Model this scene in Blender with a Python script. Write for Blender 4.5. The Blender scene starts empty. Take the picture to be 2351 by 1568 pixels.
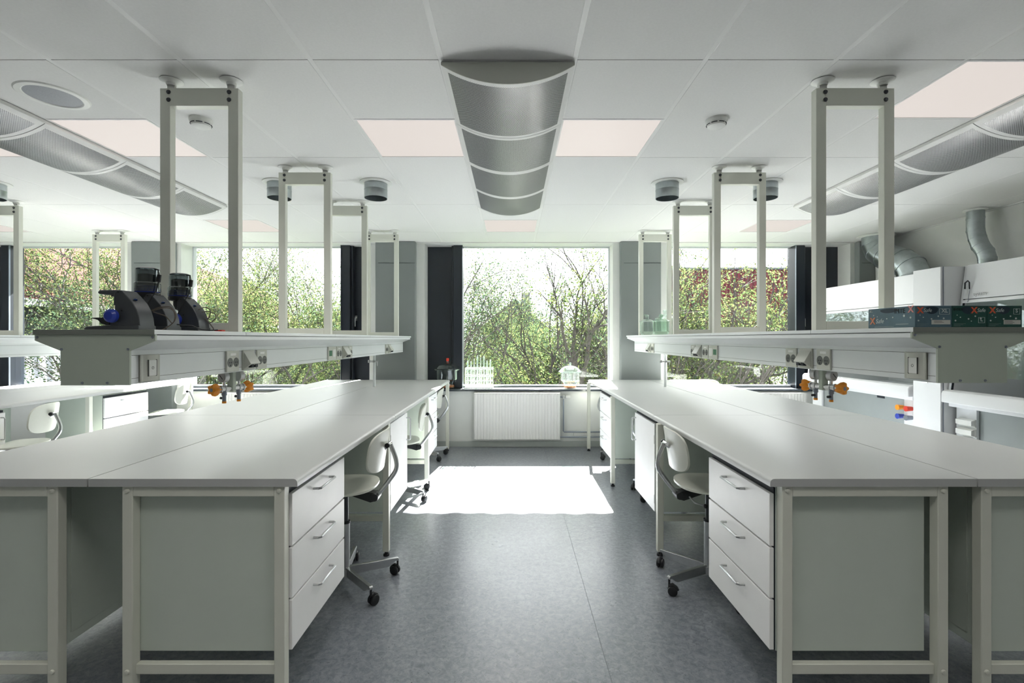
import bpy, bmesh, math, random
import numpy as np
from mathutils import Vector, Matrix
random.seed(7); rng = np.random.default_rng(7)
PI = math.pi
S = bpy.context.scene
C = S.collection

# ------------------------------------------------------------------ camera, world, sun, exposure
F = 1116.0
cam_d = bpy.data.cameras.new('camera'); cam = bpy.data.objects.new('camera', cam_d); C.objects.link(cam)
cam_d.sensor_width = 36.0; cam_d.lens = F / 2351 * 36.0
cam_d.shift_x = -1.5 / 2351; cam_d.shift_y = -6.0 / 2351
cam_d.clip_start = 0.05; cam_d.clip_end = 500
cam.location = (0, 0, 1.43); cam.rotation_euler = (PI / 2, 0, 0)
S.camera = cam
S.view_settings.view_transform = 'Standard'; S.view_settings.look = 'None'
S.view_settings.exposure = 0.56; S.view_settings.gamma = 1.0
S.view_settings.use_curve_mapping = False

SKY = 5.0
w = bpy.data.worlds.new('World'); S.world = w; w.use_nodes = True
nt = w.node_tree; nt.nodes.clear()
wo = nt.nodes.new('ShaderNodeOutputWorld'); bg = nt.nodes.new('ShaderNodeBackground')
tc = nt.nodes.new('ShaderNodeTexCoord'); mp = nt.nodes.new('ShaderNodeMapping'); no = nt.nodes.new('ShaderNodeTexNoise')
rp = nt.nodes.new('ShaderNodeValToRGB')
mp.inputs['Scale'].default_value = (1, 1, 3.5)
no.inputs['Scale'].default_value = 2.2; no.inputs['Detail'].default_value = 5
rp.color_ramp.elements[0].position = 0.40; rp.color_ramp.elements[0].color = (0.70, 0.75, 0.80, 1)
rp.color_ramp.elements[1].position = 0.60; rp.color_ramp.elements[1].color = (0.95, 0.95, 0.96, 1)
nt.links.new(tc.outputs['Generated'], mp.inputs['Vector']); nt.links.new(mp.outputs[0], no.inputs['Vector'])
nt.links.new(no.outputs[0], rp.inputs[0]); nt.links.new(rp.outputs[0], bg.inputs[0]); nt.links.new(bg.outputs[0], wo.inputs[0])
bg.inputs[1].default_value = SKY

sd = bpy.data.lights.new('sun', 'SUN'); sun = bpy.data.objects.new('sun', sd); C.objects.link(sun)
sd.energy = 84.0; sd.angle = 0.009; sd.color = (1.0, 0.975, 0.95)
sun.rotation_euler = Vector((-0.13, -1.0, -0.79)).to_track_quat('-Z', 'Y').to_euler()
sun.location = (2, 16, 14)

PANEL_LIGHT = 4.3     # watts per ceiling panel
PANEL_GLOW = 0.575

# ------------------------------------------------------------------ materials
def lin(c):
    return tuple(((v / 255) / 12.92 if v / 255 <= 0.04045 else ((v / 255 + 0.055) / 1.055) ** 2.4) for v in c)
MATS = {}
def mat(name, rgb, rough=0.5, metal=0.0, var=0.04, vs=8.0, bump=0.0, bs=60.0, spec=0.5, srgb=True, coat=0.0):
    if name in MATS: return MATS[name]
    m = bpy.data.materials.new(name); m.use_nodes = True; MATS[name] = m
    n = m.node_tree; b = n.nodes['Principled BSDF']
    col = lin(rgb) if srgb else rgb
    t = n.nodes.new('ShaderNodeTexCoord'); ns = n.nodes.new('ShaderNodeTexNoise'); ns.inputs['Scale'].default_value = vs
    ns.inputs['Detail'].default_value = 3
    r = n.nodes.new('ShaderNodeValToRGB')
    r.color_ramp.elements[0].position = 0.3; r.color_ramp.elements[1].position = 0.7
    r.color_ramp.elements[0].color = tuple(max(0, c * (1 - var)) for c in col) + (1,)
    r.color_ramp.elements[1].color = tuple(min(1, c * (1 + var)) for c in col) + (1,)
    n.links.new(t.outputs['Object'], ns.inputs['Vector']); n.links.new(ns.outputs[0], r.inputs[0]); n.links.new(r.outputs[0], b.inputs['Base Color'])
    b.inputs['Roughness'].default_value = rough; b.inputs['Metallic'].default_value = metal
    b.inputs['Specular IOR Level'].default_value = spec; b.inputs['Coat Weight'].default_value = coat; b.inputs['Coat Roughness'].default_value = 0.32
    if bump:
        n2 = n.nodes.new('ShaderNodeTexNoise'); n2.inputs['Scale'].default_value = bs; n2.inputs['Detail'].default_value = 4
        bp = n.nodes.new('ShaderNodeBump'); bp.inputs['Strength'].default_value = bump; bp.inputs['Distance'].default_value = 0.003
        n.links.new(t.outputs['Object'], n2.inputs['Vector']); n.links.new(n2.outputs[0], bp.inputs['Height']); n.links.new(bp.outputs[0], b.inputs['Normal'])
    return m

M_wall = mat('wall paint', (229, 230, 227), 0.7, var=0.015)
M_reveal = mat('reveal paint', (222, 224, 220), 0.6, var=0.015)
M_tile = mat('acoustic tile', (227, 227, 224), 0.85, var=0.02, vs=90, bump=0.15, bs=400)
M_grid = mat('ceiling grid', (229, 229, 226), 0.5, var=0.01)
M_void = mat('ceiling void', (70, 74, 72), 0.9)
M_column = mat('column cladding', (132, 138, 137), 0.45, var=0.02, vs=3)
M_black = mat('window frame black', (27, 34, 43), 0.35, var=0.05, spec=0.6)
M_alu = mat('grey aluminium', (140, 148, 158), 0.35, 0.6)
M_bench = mat('bench top laminate', (186, 188, 186), 0.42, var=0.012, vs=2, spec=0.5, coat=0.30)
M_steel = mat('bench frame paint', (220, 222, 209), 0.42, var=0.02)
M_cab = mat('cabinet board', (204, 213, 202), 0.5, var=0.015)
M_front = mat('drawer front laminate', (246, 246, 244), 0.42, var=0.012)
M_gap = mat('shadow gap liner', (26, 32, 40), 0.7)
M_chrome = mat('brushed steel', (196, 198, 198), 0.28, 0.95, var=0.05, vs=30)
M_chrome2 = mat('polished chrome', (215, 216, 216), 0.12, 1.0, var=0.02)
M_zinc = mat('galvanised duct', (176, 184, 186), 0.3, 0.9, var=0.12, vs=14)
M_rubber = mat('black plastic', (22, 25, 28), 0.45, var=0.1)
M_dark = mat('charcoal plastic', (64, 68, 71), 0.28, var=0.06)
M_blue = mat('blue knob plastic', (44, 66, 168), 0.3, var=0.1)
M_orange = mat('orange knob plastic', (238, 150, 30), 0.4, var=0.05)
M_red = mat('red plastic', (214, 60, 40), 0.4)
M_orgel = mat('orange drying gel', (206, 112, 50), 0.8, var=0.25, vs=60)
M_sock = mat('socket plastic', (196, 198, 188), 0.4, var=0.02)
M_sockd = mat('socket recess', (92, 95, 90), 0.5)
M_spine = mat('spine powder coat', (232, 236, 236), 0.33, var=0.01)
M_endp = mat('spine end plate', (186, 196, 182), 0.4, var=0.02)
M_frame = mat('hanging frame paint', (228, 230, 218), 0.35, var=0.015)
M_seat = mat('chair shell lacquer', (214, 216, 204), 0.32, var=0.02)
M_rad = mat('radiator enamel', (232, 232, 228), 0.4, var=0.01)
M_hood = mat('hood white panel', (232, 233, 234), 0.35, var=0.008)
M_hoodg = mat('hood grey panel', (150, 156, 155), 0.5, var=0.02)
M_white = mat('white plastic', (232, 233, 228), 0.4, var=0.01)
M_green = mat('green lens', (40, 110, 80), 0.3)
M_cable = mat('grey brown cable', (96, 88, 78), 0.5)
M_wire = mat('white coated wire', (225, 232, 220), 0.4)
M_boxb = mat('blue grey carton', (84, 112, 124), 0.45, var=0.12, vs=18)
M_boxg = mat('dark green carton', (26, 78, 68), 0.45, var=0.2, vs=18)
M_ink = mat('black ink', (14, 18, 22), 0.5)
M_inkw = mat('pale ink', (196, 208, 206), 0.5)
M_inko = mat('orange ink', (226, 104, 70), 0.5)
M_label = mat('paper label', (206, 208, 200), 0.6)
M_grey = mat('grey letter paint', (150, 152, 148), 0.5)

def glass(name, tint, lo=0.04, hi=0.6, rough=0.02, pw=4.0, haze=0.0):
    m = bpy.data.materials.new(name); m.use_nodes = True; n = m.node_tree; n.nodes.clear()
    o = n.nodes.new('ShaderNodeOutputMaterial'); tr = n.nodes.new('ShaderNodeBsdfTransparent'); gl = n.nodes.new('ShaderNodeBsdfGlossy')
    mx = n.nodes.new('ShaderNodeMixShader'); lw = n.nodes.new('ShaderNodeLayerWeight'); lw.inputs[0].default_value = 0.5
    p = n.nodes.new('ShaderNodeMath'); p.operation = 'POWER'; p.inputs[1].default_value = pw
    mr = n.nodes.new('ShaderNodeMapRange'); mr.inputs[3].default_value = lo; mr.inputs[4].default_value = hi
    tr.inputs[0].default_value = tint + (1,); gl.inputs[0].default_value = (0.95, 1, 0.97, 1); gl.inputs['Roughness'].default_value = rough
    n.links.new(lw.outputs['Facing'], p.inputs[0]); n.links.new(p.outputs[0], mr.inputs[0]); n.links.new(mr.outputs[0], mx.inputs[0])
    n.links.new(tr.outputs[0], mx.inputs[1]); n.links.new(gl.outputs[0], mx.inputs[2])
    out = mx
    if haze:  # hazy veil put into the glass as a white translucent share
        df = n.nodes.new('ShaderNodeBsdfTranslucent'); df.inputs[0].default_value = (0.9, 0.93, 0.92, 1)
        m2 = n.nodes.new('ShaderNodeMixShader'); m2.inputs[0].default_value = haze
        n.links.new(mx.outputs[0], m2.inputs[1]); n.links.new(df.outputs[0], m2.inputs[2]); out = m2
    n.links.new(out.outputs[0], o.inputs[0]); return m
M_pane = glass('window glass', (0.955, 0.96, 0.955), 0.03, 0.7, 0.0, 4.0)
M_glass = glass('jar glass', (0.86, 0.92, 0.89), 0.08, 0.75, 0.05, 2.2, haze=0.010)
M_glassg = glass('green jar glass', (0.72, 0.84, 0.75), 0.08, 0.7, 0.05, 2.2, haze=0.010)
M_glassd = glass('smoked cover plastic', (0.30, 0.34, 0.36), 0.12, 0.6, 0.06, 2.0)
M_sash = glass('hood sash glass', (0.86, 0.9, 0.9), 0.05, 0.6, 0.02, 3.0)

def floor_mat():
    m = bpy.data.materials.new('linoleum'); m.use_nodes = True; n = m.node_tree; b = n.nodes['Principled BSDF']
    t = n.nodes.new('ShaderNodeTexCoord')
    a = n.nodes.new('ShaderNodeTexNoise'); a.inputs['Scale'].default_value = 34; a.inputs['Detail'].default_value = 8; a.inputs['Roughness'].default_value = 0.75; a.inputs['Distortion'].default_value = 0.8
    r = n.nodes.new('ShaderNodeValToRGB'); e = r.color_ramp.elements
    e[0].position = 0.30; e[0].color = lin((84, 90, 98)) + (1,); e[1].position = 0.66; e[1].color = lin((136, 140, 146)) + (1,)
    k = e.new(0.46); k.color = lin((108, 113, 120)) + (1,)
    f = n.nodes.new('ShaderNodeTexNoise'); f.inputs['Scale'].default_value = 95; f.inputs['Detail'].default_value = 3; f.inputs['Distortion'].default_value = 1.5
    fr = n.nodes.new('ShaderNodeValToRGB'); fr.color_ramp.elements[0].position = 0.64; fr.color_ramp.elements[0].color = (0, 0, 0, 1)
    fr.color_ramp.elements[1].position = 0.70; fr.color_ramp.elements[1].color = (1, 1, 1, 1)
    mx = n.nodes.new('ShaderNodeMixRGB'); mx.inputs[2].default_value = lin((62, 66, 74)) + (1,)
    n.links.new(t.outputs['Object'], a.inputs['Vector']); n.links.new(t.outputs['Object'], f.inputs['Vector'])
    n.links.new(a.outputs[0], r.inputs[0]); n.links.new(f.outputs[0], fr.inputs[0]); n.links.new(fr.outputs[0], mx.inputs[0]); n.links.new(r.outputs[0], mx.inputs[1])
    n.links.new(mx.outputs[0], b.inputs['Base Color'])
    b.inputs['Roughness'].default_value = 0.36; b.inputs['Specular IOR Level'].default_value = 0.8; b.inputs['Coat Weight'].default_value = 0.3; b.inputs['Coat Roughness'].default_value = 0.26
    big = n.nodes.new('ShaderNodeTexNoise'); big.inputs['Scale'].default_value = 2.5; big.inputs['Detail'].default_value = 4
    rr = n.nodes.new('ShaderNodeMapRange'); rr.inputs[3].default_value = 0.24; rr.inputs[4].default_value = 0.36
    n.links.new(t.outputs['Object'], big.inputs['Vector']); n.links.new(big.outputs[0], rr.inputs[0]); n.links.new(rr.outputs[0], b.inputs['Roughness'])
    return m
M_floor = floor_mat()

def perf_mat():
    m = bpy.data.materials.new('perforated sheet'); m.use_nodes = True; n = m.node_tree; b = n.nodes['Principled BSDF']
    uv = n.nodes.new('ShaderNodeUVMap'); uv.uv_map = 'UVMap'; sp = n.nodes.new('ShaderNodeSeparateXYZ'); n.links.new(uv.outputs[0], sp.inputs[0])
    def math_(op, a, bb=None, c=None):
        x = n.nodes.new('ShaderNodeMath'); x.operation = op
        for i, v in enumerate((a, bb, c)):
            if v is None: continue
            if isinstance(v, (int, float)): x.inputs[i].default_value = v
            else: n.links.new(v, x.inputs[i])
        return x.outputs[0]
    U = math_('DIVIDE', sp.outputs[0], 0.0105); V = math_('DIVIDE', sp.outputs[1], 0.0105)
    def dots(ou, ov):
        fu = math_('SUBTRACT', math_('FRACT', math_('ADD', U, ou)), 0.5); fv = math_('SUBTRACT', math_('FRACT', math_('ADD', V, ov)), 0.5)
        d = math_('ADD', math_('MULTIPLY', fu, fu), math_('MULTIPLY', fv, fv))
        return math_('LESS_THAN', d, 0.335 ** 2)
    k = math_('MAXIMUM', dots(0, 0), dots(0.5, 0.5))
    mx = n.nodes.new('ShaderNodeMixRGB'); n.links.new(k, mx.inputs[0])
    mx.inputs[1].default_value = lin((208, 210, 207)) + (1,); mx.inputs[2].default_value = lin((44, 46, 52)) + (1,)
    n.links.new(mx.outputs[0], b.inputs['Base Color']); b.inputs['Roughness'].default_value = 0.35
    return m
M_perf = perf_mat()

def emis(name, col, st):
    m = bpy.data.materials.new(name); m.use_nodes = True; n = m.node_tree; b = n.nodes['Principled BSDF']
    b.inputs['Base Color'].default_value = (0.05, 0.05, 0.05, 1); b.inputs['Emission Color'].default_value = col + (1,); b.inputs['Emission Strength'].default_value = st
    b.inputs['Roughness'].default_value = 0.6
    return m
M_glow = emis('lit panel diffuser', (0.83, 0.75, 0.70), PANEL_GLOW)

def stripes(name, c1, c2, axis, pitch, rough=0.6, duty=0.5):
    m = bpy.data.materials.new(name); m.use_nodes = True; n = m.node_tree; b = n.nodes['Principled BSDF']
    t = n.nodes.new('ShaderNodeTexCoord'); sp = n.nodes.new('ShaderNodeSeparateXYZ'); n.links.new(t.outputs['Object'], sp.inputs[0])
    d = n.nodes.new('ShaderNodeMath'); d.operation = 'DIVIDE'; d.inputs[1].default_value = pitch; n.links.new(sp.outputs[axis], d.inputs[0])
    f = n.nodes.new('ShaderNodeMath'); f.operation = 'FRACT'; n.links.new(d.outputs[0], f.inputs[0])
    r = n.nodes.new('ShaderNodeValToRGB'); r.color_ramp.elements[0].color = lin(c1) + (1,); r.color_ramp.elements[1].color = lin(c2) + (1,)
    r.color_ramp.elements[0].position = duty - 0.1; r.color_ramp.elements[1].position = duty + 0.1
    n.links.new(f.outputs[0], r.inputs[0]); n.links.new(r.outputs[0], b.inputs['Base Color']); b.inputs['Roughness'].default_value = 0.9; b.inputs['Specular IOR Level'].default_value = 0.05
    return m
M_redwall = stripes('red ribbed cladding', (84, 42, 48), (62, 30, 36), 0, 0.32)
M_redroof = stripes('red banded roof', (62, 30, 25), (42, 19, 16), 2, 0.34)
M_greyrib = stripes('grey ribbed cladding', (112, 117, 120), (66, 70, 75), 1, 0.5)
M_gravel = mat('roof gravel', (72, 72, 70), 0.9, var=0.2, vs=3, spec=0.05)
M_grass = mat('grass ground', (74, 92, 44), 0.95, var=0.35, vs=0.8, spec=0.0)
M_house = mat('pale house render', (120, 122, 124), 0.8, var=0.05, spec=0.05)
M_slate = mat('slate roof', (76, 79, 84), 0.8, var=0.1, spec=0.05)
M_bark = mat('bark', (62, 60, 58), 0.9, var=0.3, vs=10, spec=0.05)

def leaf_mat(name, c1, c2, c3):
    m = bpy.data.materials.new(name); m.use_nodes = True; n = m.node_tree; n.nodes.clear()
    o = n.nodes.new('ShaderNodeOutputMaterial'); g = n.nodes.new('ShaderNodeNewGeometry'); r = n.nodes.new('ShaderNodeValToRGB')
    e = r.color_ramp.elements; e[0].color = lin(c1) + (1,); e[1].color = lin(c3) + (1,); k = e.new(0.5); k.color = lin(c2) + (1,)
    d = n.nodes.new('ShaderNodeBsdfDiffuse'); t = n.nodes.new('ShaderNodeBsdfTranslucent'); mx = n.nodes.new('ShaderNodeMixShader'); mx.inputs[0].default_value = 0.5
    n.links.new(g.outputs['Random Per Island'], r.inputs[0]); n.links.new(r.outputs[0], d.inputs[0]); n.links.new(r.outputs[0], t.inputs[0])
    n.links.new(d.outputs[0], mx.inputs[1]); n.links.new(t.outputs[0], mx.inputs[2]); n.links.new(mx.outputs[0], o.inputs[0]); return m
M_leafA = leaf_mat('fresh leaves', (50, 68, 42), (72, 84, 50), (86, 88, 56))
M_leafB = leaf_mat('deeper leaves', (40, 58, 44), (56, 70, 50), (78, 86, 56))

# ------------------------------------------------------------------ mesh builder
class MB:
    def __init__(s): s.v = []; s.f = []; s.M = Matrix.Identity(4); s.uv = None
    def add(s, vs, fs):
        k = len(s.v); s.v += [tuple(s.M @ Vector(p)) for p in vs]; s.f += [tuple(i + k for i in f) for f in fs]; return s
    def box(s, x0, x1, y0, y1, z0, z1):
        if x0 > x1: x0, x1 = x1, x0
        if y0 > y1: y0, y1 = y1, y0
        if z0 > z1: z0, z1 = z1, z0
        vs = [(x0, y0, z0), (x1, y0, z0), (x1, y1, z0), (x0, y1, z0), (x0, y0, z1), (x1, y0, z1), (x1, y1, z1), (x0, y1, z1)]
        return s.add(vs, [(0, 3, 2, 1), (4, 5, 6, 7), (0, 1, 5, 4), (1, 2, 6, 5), (2, 3, 7, 6), (3, 0, 4, 7)])
    def prism(s, poly, axis, a, b):
        n = len(poly)
        def P(p, t): return {'x': (t, p[0], p[1]), 'y': (p[0], t, p[1]), 'z': (p[0], p[1], t)}[axis]
        vs = [P(p, a) for p in poly] + [P(p, b) for p in poly]
        ar = sum(poly[i][0] * poly[(i + 1) % n][1] - poly[(i + 1) % n][0] * poly[i][1] for i in range(n))
        flip = (ar > 0) != (b < a)
        if axis == 'y': flip = not flip
        fs = [tuple(range(n)), tuple(range(2 * n - 1, n - 1, -1))] + [(i, i + n, (i + 1) % n + n, (i + 1) % n) for i in range(n)]
        if flip: fs = [tuple(reversed(f)) for f in fs]
        return s.add(vs, fs)
    def cyl(s, p0, p1, r, r2=None, n=16, caps=True):
        p0, p1 = Vector(p0), Vector(p1); r2 = r if r2 is None else r2
        d = (p1 - p0).normalized(); a = d.orthogonal().normalized(); b = d.cross(a)
        vs = [p0 + (a * math.cos(2 * PI * i / n) + b * math.sin(2 * PI * i / n)) * r for i in range(n)] + \
             [p1 + (a * math.cos(2 * PI * i / n) + b * math.sin(2 * PI * i / n)) * r2 for i in range(n)]
        fs = [(i, (i + 1) % n, (i + 1) % n + n, i + n) for i in range(n)]
        if caps: fs += [tuple(range(n - 1, -1, -1)), tuple(range(n, 2 * n))]
        return s.add(vs, fs)
    def tube(s, pts, r, n=8, closed=False, caps=True, flat=None):
        P = [Vector(p) for p in pts]; m = len(P); R = r if isinstance(r, (list, tuple)) else [r] * m
        vs = []; up = None
        for i in range(m):
            if closed: d = P[(i + 1) % m] - P[i - 1]
            else: d = P[min(i + 1, m - 1)] - P[max(i - 1, 0)]
            d = d.normalized() if d.length > 1e-9 else Vector((0, 0, 1))
            if up is None: up = d.orthogonal().normalized()
            up = (up - d * up.dot(d)); up = up.normalized() if up.length > 1e-6 else d.orthogonal().normalized()
            q = d.cross(up)
            fx, fy = flat or (1, 1)
            for k in range(n):
                t = 2 * PI * k / n; vs.append(P[i] + (up * math.cos(t) * fx + q * math.sin(t) * fy) * R[i])
        fs = []
        for i in range(m if closed else m - 1):
            j = (i + 1) % m
            for k in range(n): fs.append((i * n + k, i * n + (k + 1) % n, j * n + (k + 1) % n, j * n + k))
        if caps and not closed: fs += [tuple(range(n - 1, -1, -1)), tuple((m - 1) * n + k for k in range(n))]
        return s.add(vs, fs)
    def lathe(s, prof, c=(0, 0, 0), n=32, axis='z'):
        cx, cy, cz = c; vs = []
        for r, z in prof:
            for k in range(n):
                t = 2 * PI * k / n
                p = (r * math.cos(t), r * math.sin(t), z)
                if axis == 'y': p = (p[0], z, p[1])
                if axis == 'x': p = (z, p[0], p[1])
                vs.append((cx + p[0], cy + p[1], cz + p[2]))
        fs = []
        for i in range(len(prof) - 1):
            for k in range(n):
                f = (i * n + k, i * n + (k + 1) % n, (i + 1) * n + (k + 1) % n, (i + 1) * n + k)
                fs.append(tuple(reversed(f)) if axis == 'y' else f)
        return s.add(vs, fs)
    def build(s, name, m, parent=None, bevel=0.0, smooth=True, ang=35, seg=2, uv=None, pivot=None):
        me = bpy.data.meshes.new(name); me.from_pydata(s.v, [], s.f); me.update()
        me.materials.append(m)
        if uv is not None:
            l = me.uv_layers.new(name='UVMap')
            for lp in me.loops: l.data[lp.index].uv = uv[lp.vertex_index]
        if smooth: me.shade_smooth(); me.set_sharp_from_angle(angle=math.radians(ang))
        o = bpy.data.objects.new(name, me); C.objects.link(o)
        if parent is not None: o.parent = parent
        if bevel:
            b = o.modifiers.new('Bevel', 'BEVEL'); b.width = bevel; b.segments = seg; b.limit_method = 'ANGLE'; b.angle_limit = math.radians(40)
            if hasattr(b, 'harden_normals'): b.harden_normals = False
        return o

def tag(o, label=None, cat=None, group=None, kind=None):
    if label: o['label'] = label
    if cat: o['category'] = cat
    if group: o['group'] = group
    if kind: o['kind'] = kind
    return o
def thing(name, label, cat, loc=(0, 0, 0), rz=0.0, group=None):
    o = bpy.data.objects.new(name, None); C.objects.link(o); o.location = loc; o.rotation_euler = (0, 0, rz); o.empty_display_size = 0.1
    return tag(o, label, cat, group)
def struct(name, mb, m, parent=None, **k):
    o = mb.build(name, m, parent, **k)
    if parent is None: o['kind'] = 'structure'
    return o
KIDS = {}
def dup(o, loc=None, rz=None, label=None, group=None, parent=None, scale=None):
    c = o.copy(); C.objects.link(c)
    if parent is not None: c.parent = parent
    if loc is not None: c.location = loc
    if rz is not None: c.rotation_euler = (0, 0, rz)
    if scale is not None: c.scale = scale
    if label: c['label'] = label
    if group: c['group'] = group
    for ch in [k for k in bpy.data.objects if k.parent == o and k is not c]: dup(ch, parent=c)
    return c
def text(name, body, size, m, parent, loc, rot, extrude=0.0004, bold=0.0, shear=0.0):
    cu = bpy.data.curves.new(name, 'FONT'); cu.body = body; cu.size = size; cu.extrude = extrude; cu.offset = bold; cu.shear = shear
    cu.align_x = 'LEFT'; cu.align_y = 'BOTTOM'; cu.resolution_u = 3
    t = bpy.data.objects.new(name, cu); C.objects.link(t); dg = bpy.context.evaluated_depsgraph_get(); dg.update()
    me = bpy.data.meshes.new_from_object(t.evaluated_get(dg)); bpy.data.objects.remove(t); me.name = name
    me.materials.clear(); me.materials.append(m)
    o = bpy.data.objects.new(name, me); C.objects.link(o); o.parent = parent; o.location = loc; o.rotation_euler = rot
    return o

# ------------------------------------------------------------------ room shell
WY = 6.45; GY = 6.70; ZC = 2.71; XL = -8.7; XR = 4.75; YB = -3.4
struct('floor', MB().box(XL - .2, XR + .2, YB - .2, WY + .5, -0.12, 0), M_floor, smooth=False)
fl = MB()
for y in (5.0,):
    pass
fl.box(0.412, 0.4145, YB, WY, 0.0, 0.0006)
struct('trim_1', fl, mat('floor weld seam', (104, 108, 114), 0.5), smooth=False)
struct('wall_right', MB().box(XR, XR + .2, YB, WY + .5, 0, 3.1), M_wall, smooth=False)
struct('wall_left', MB().box(XL - .2, XL, YB, WY + .5, 0, 3.1), M_wall, smooth=False)
struct('wall_rear', MB().box(XL - .2, XR + .2, YB - .2, YB, 0, 3.1), M_wall, smooth=False)
SILL = 0.765; HEAD = 2.697
WINS = [(-7.70, -5.13), (-4.40, -1.90), (-1.17, 1.33), (2.05, 4.48)]
wb = MB(); WT = 6.775
wb.box(XL, XR, WY, WT, 0, SILL - 0.03); wb.box(XL, XR, WY, WT, HEAD, 3.1)
xs = [XL] + [v for p in WINS for v in p] + [XR]
for i in range(0, len(xs), 2): wb.box(xs[i], xs[i + 1], WY, WT, SILL - 0.03, HEAD)
struct('wall_window_side', wb, M_reveal, smooth=False)
struct('baseboard_window_side', MB().box(XL, XR, WY - 0.014, WY, 0, 0.075), mat('baseboard', (172, 178, 174), 0.5), bevel=0.002)
struct('baseboard_right', MB().box(XR - 0.014, XR, YB, WY - 0.014, 0, 0.075), MATS['baseboard'], bevel=0.002)
for i, (a, b) in enumerate([(-8.3, -7.85), (-4.995, -4.45), (-1.80, -1.275), (1.415, 1.945), (4.53, XR)]):
    q = MB().box(a, b, 6.36, WY, 0.0, ZC - .0005)
    c = struct('trim_%d' % (i + 2), q, M_column, bevel=0.012)
    struct('trim_joint', MB().box(a + .04, b - .005, 6.357, 6.3605, 2.42, 2.424), M_gap, c, smooth=False)
# ceiling: tiles, grid, slab
def colx():
    out = []
    for n in range(-3, 3):
        c = -0.022 + 3.015 * n
        out.append((c - .3075, c + .3075))
        for k in range(4): out.append((c + .3075 + .6 * k, c + .3075 + .6 * (k + 1)))
    return out
COLS = colx(); ROWS = [1.03 + 1.2 * k for k in range(-4, 5)] + [WY]
LAMPS = {}
def colat(x): return next(c for c in COLS if c[0] <= x < c[1])
lampspots = [(-0.6, 2.83), (0.6, 2.83), (-2.4, 2.83), (-3.6, 2.83), (2.4, 2.23), (-3.04, 5.23), (-0.02, 5.23), (2.99, 5.23), (-6.05, 5.23), (-5.4, 2.83),
             (-0.6, 0.43), (0.6, 0.43), (-3.6, 0.43), (-5.4, 0.43), (3.6, 1.63), (3.6, 0.43), (-0.6, -1.97), (0.6, -1.97), (2.4, -1.97), (-2.4, -1.97), (-5.4, -1.97)]  # unseen panels added to brighten bench fronts and the hood side
tl = MB(); gr = MB()
slots = [(colat(x), y) for x, y in lampspots]
for (x0, x1) in COLS:
    a, b = max(x0, XL), min(x1, XR)
    if b - a < .03: continue
    for y0, y1 in zip(ROWS[:-1], ROWS[1:]):
        y0 = max(y0, YB)
        if y1 <= YB: continue
        parts = [(y0, y1)]
        for (cx, ly) in slots:
            if abs(cx[0] - x0) < .01 and y0 - .01 <= ly < y1 - .01:
                parts = [(p, q) for p, q in ((y0, ly), (ly + .6, y1)) if q - p > .02]
        for p, q in parts: tl.box(a + .011, b - .011, p + .002, q - .002, ZC, ZC + .015)
    gr.box(a - .011, a + .011, YB, WY, ZC + .001, ZC + .02)
cl = struct('ceiling', MB().box(XL - .2, XR + .2, YB - .2, WY + .05, ZC + .12, ZC + .3), M_void, smooth=False)
struct('ceiling_tiles', tl, M_tile, cl, bevel=0.0015, seg=1)
struct('ceiling_grid', gr, M_grid, cl, smooth=False)
struct('ceiling_edge_trim', MB().box(XL, XR, WY - .022, WY, ZC - .012, ZC - .001).box(XR - .022, XR, YB, WY - .022, ZC - .012, ZC - .001), M_grid, cl, smooth=False)

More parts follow.
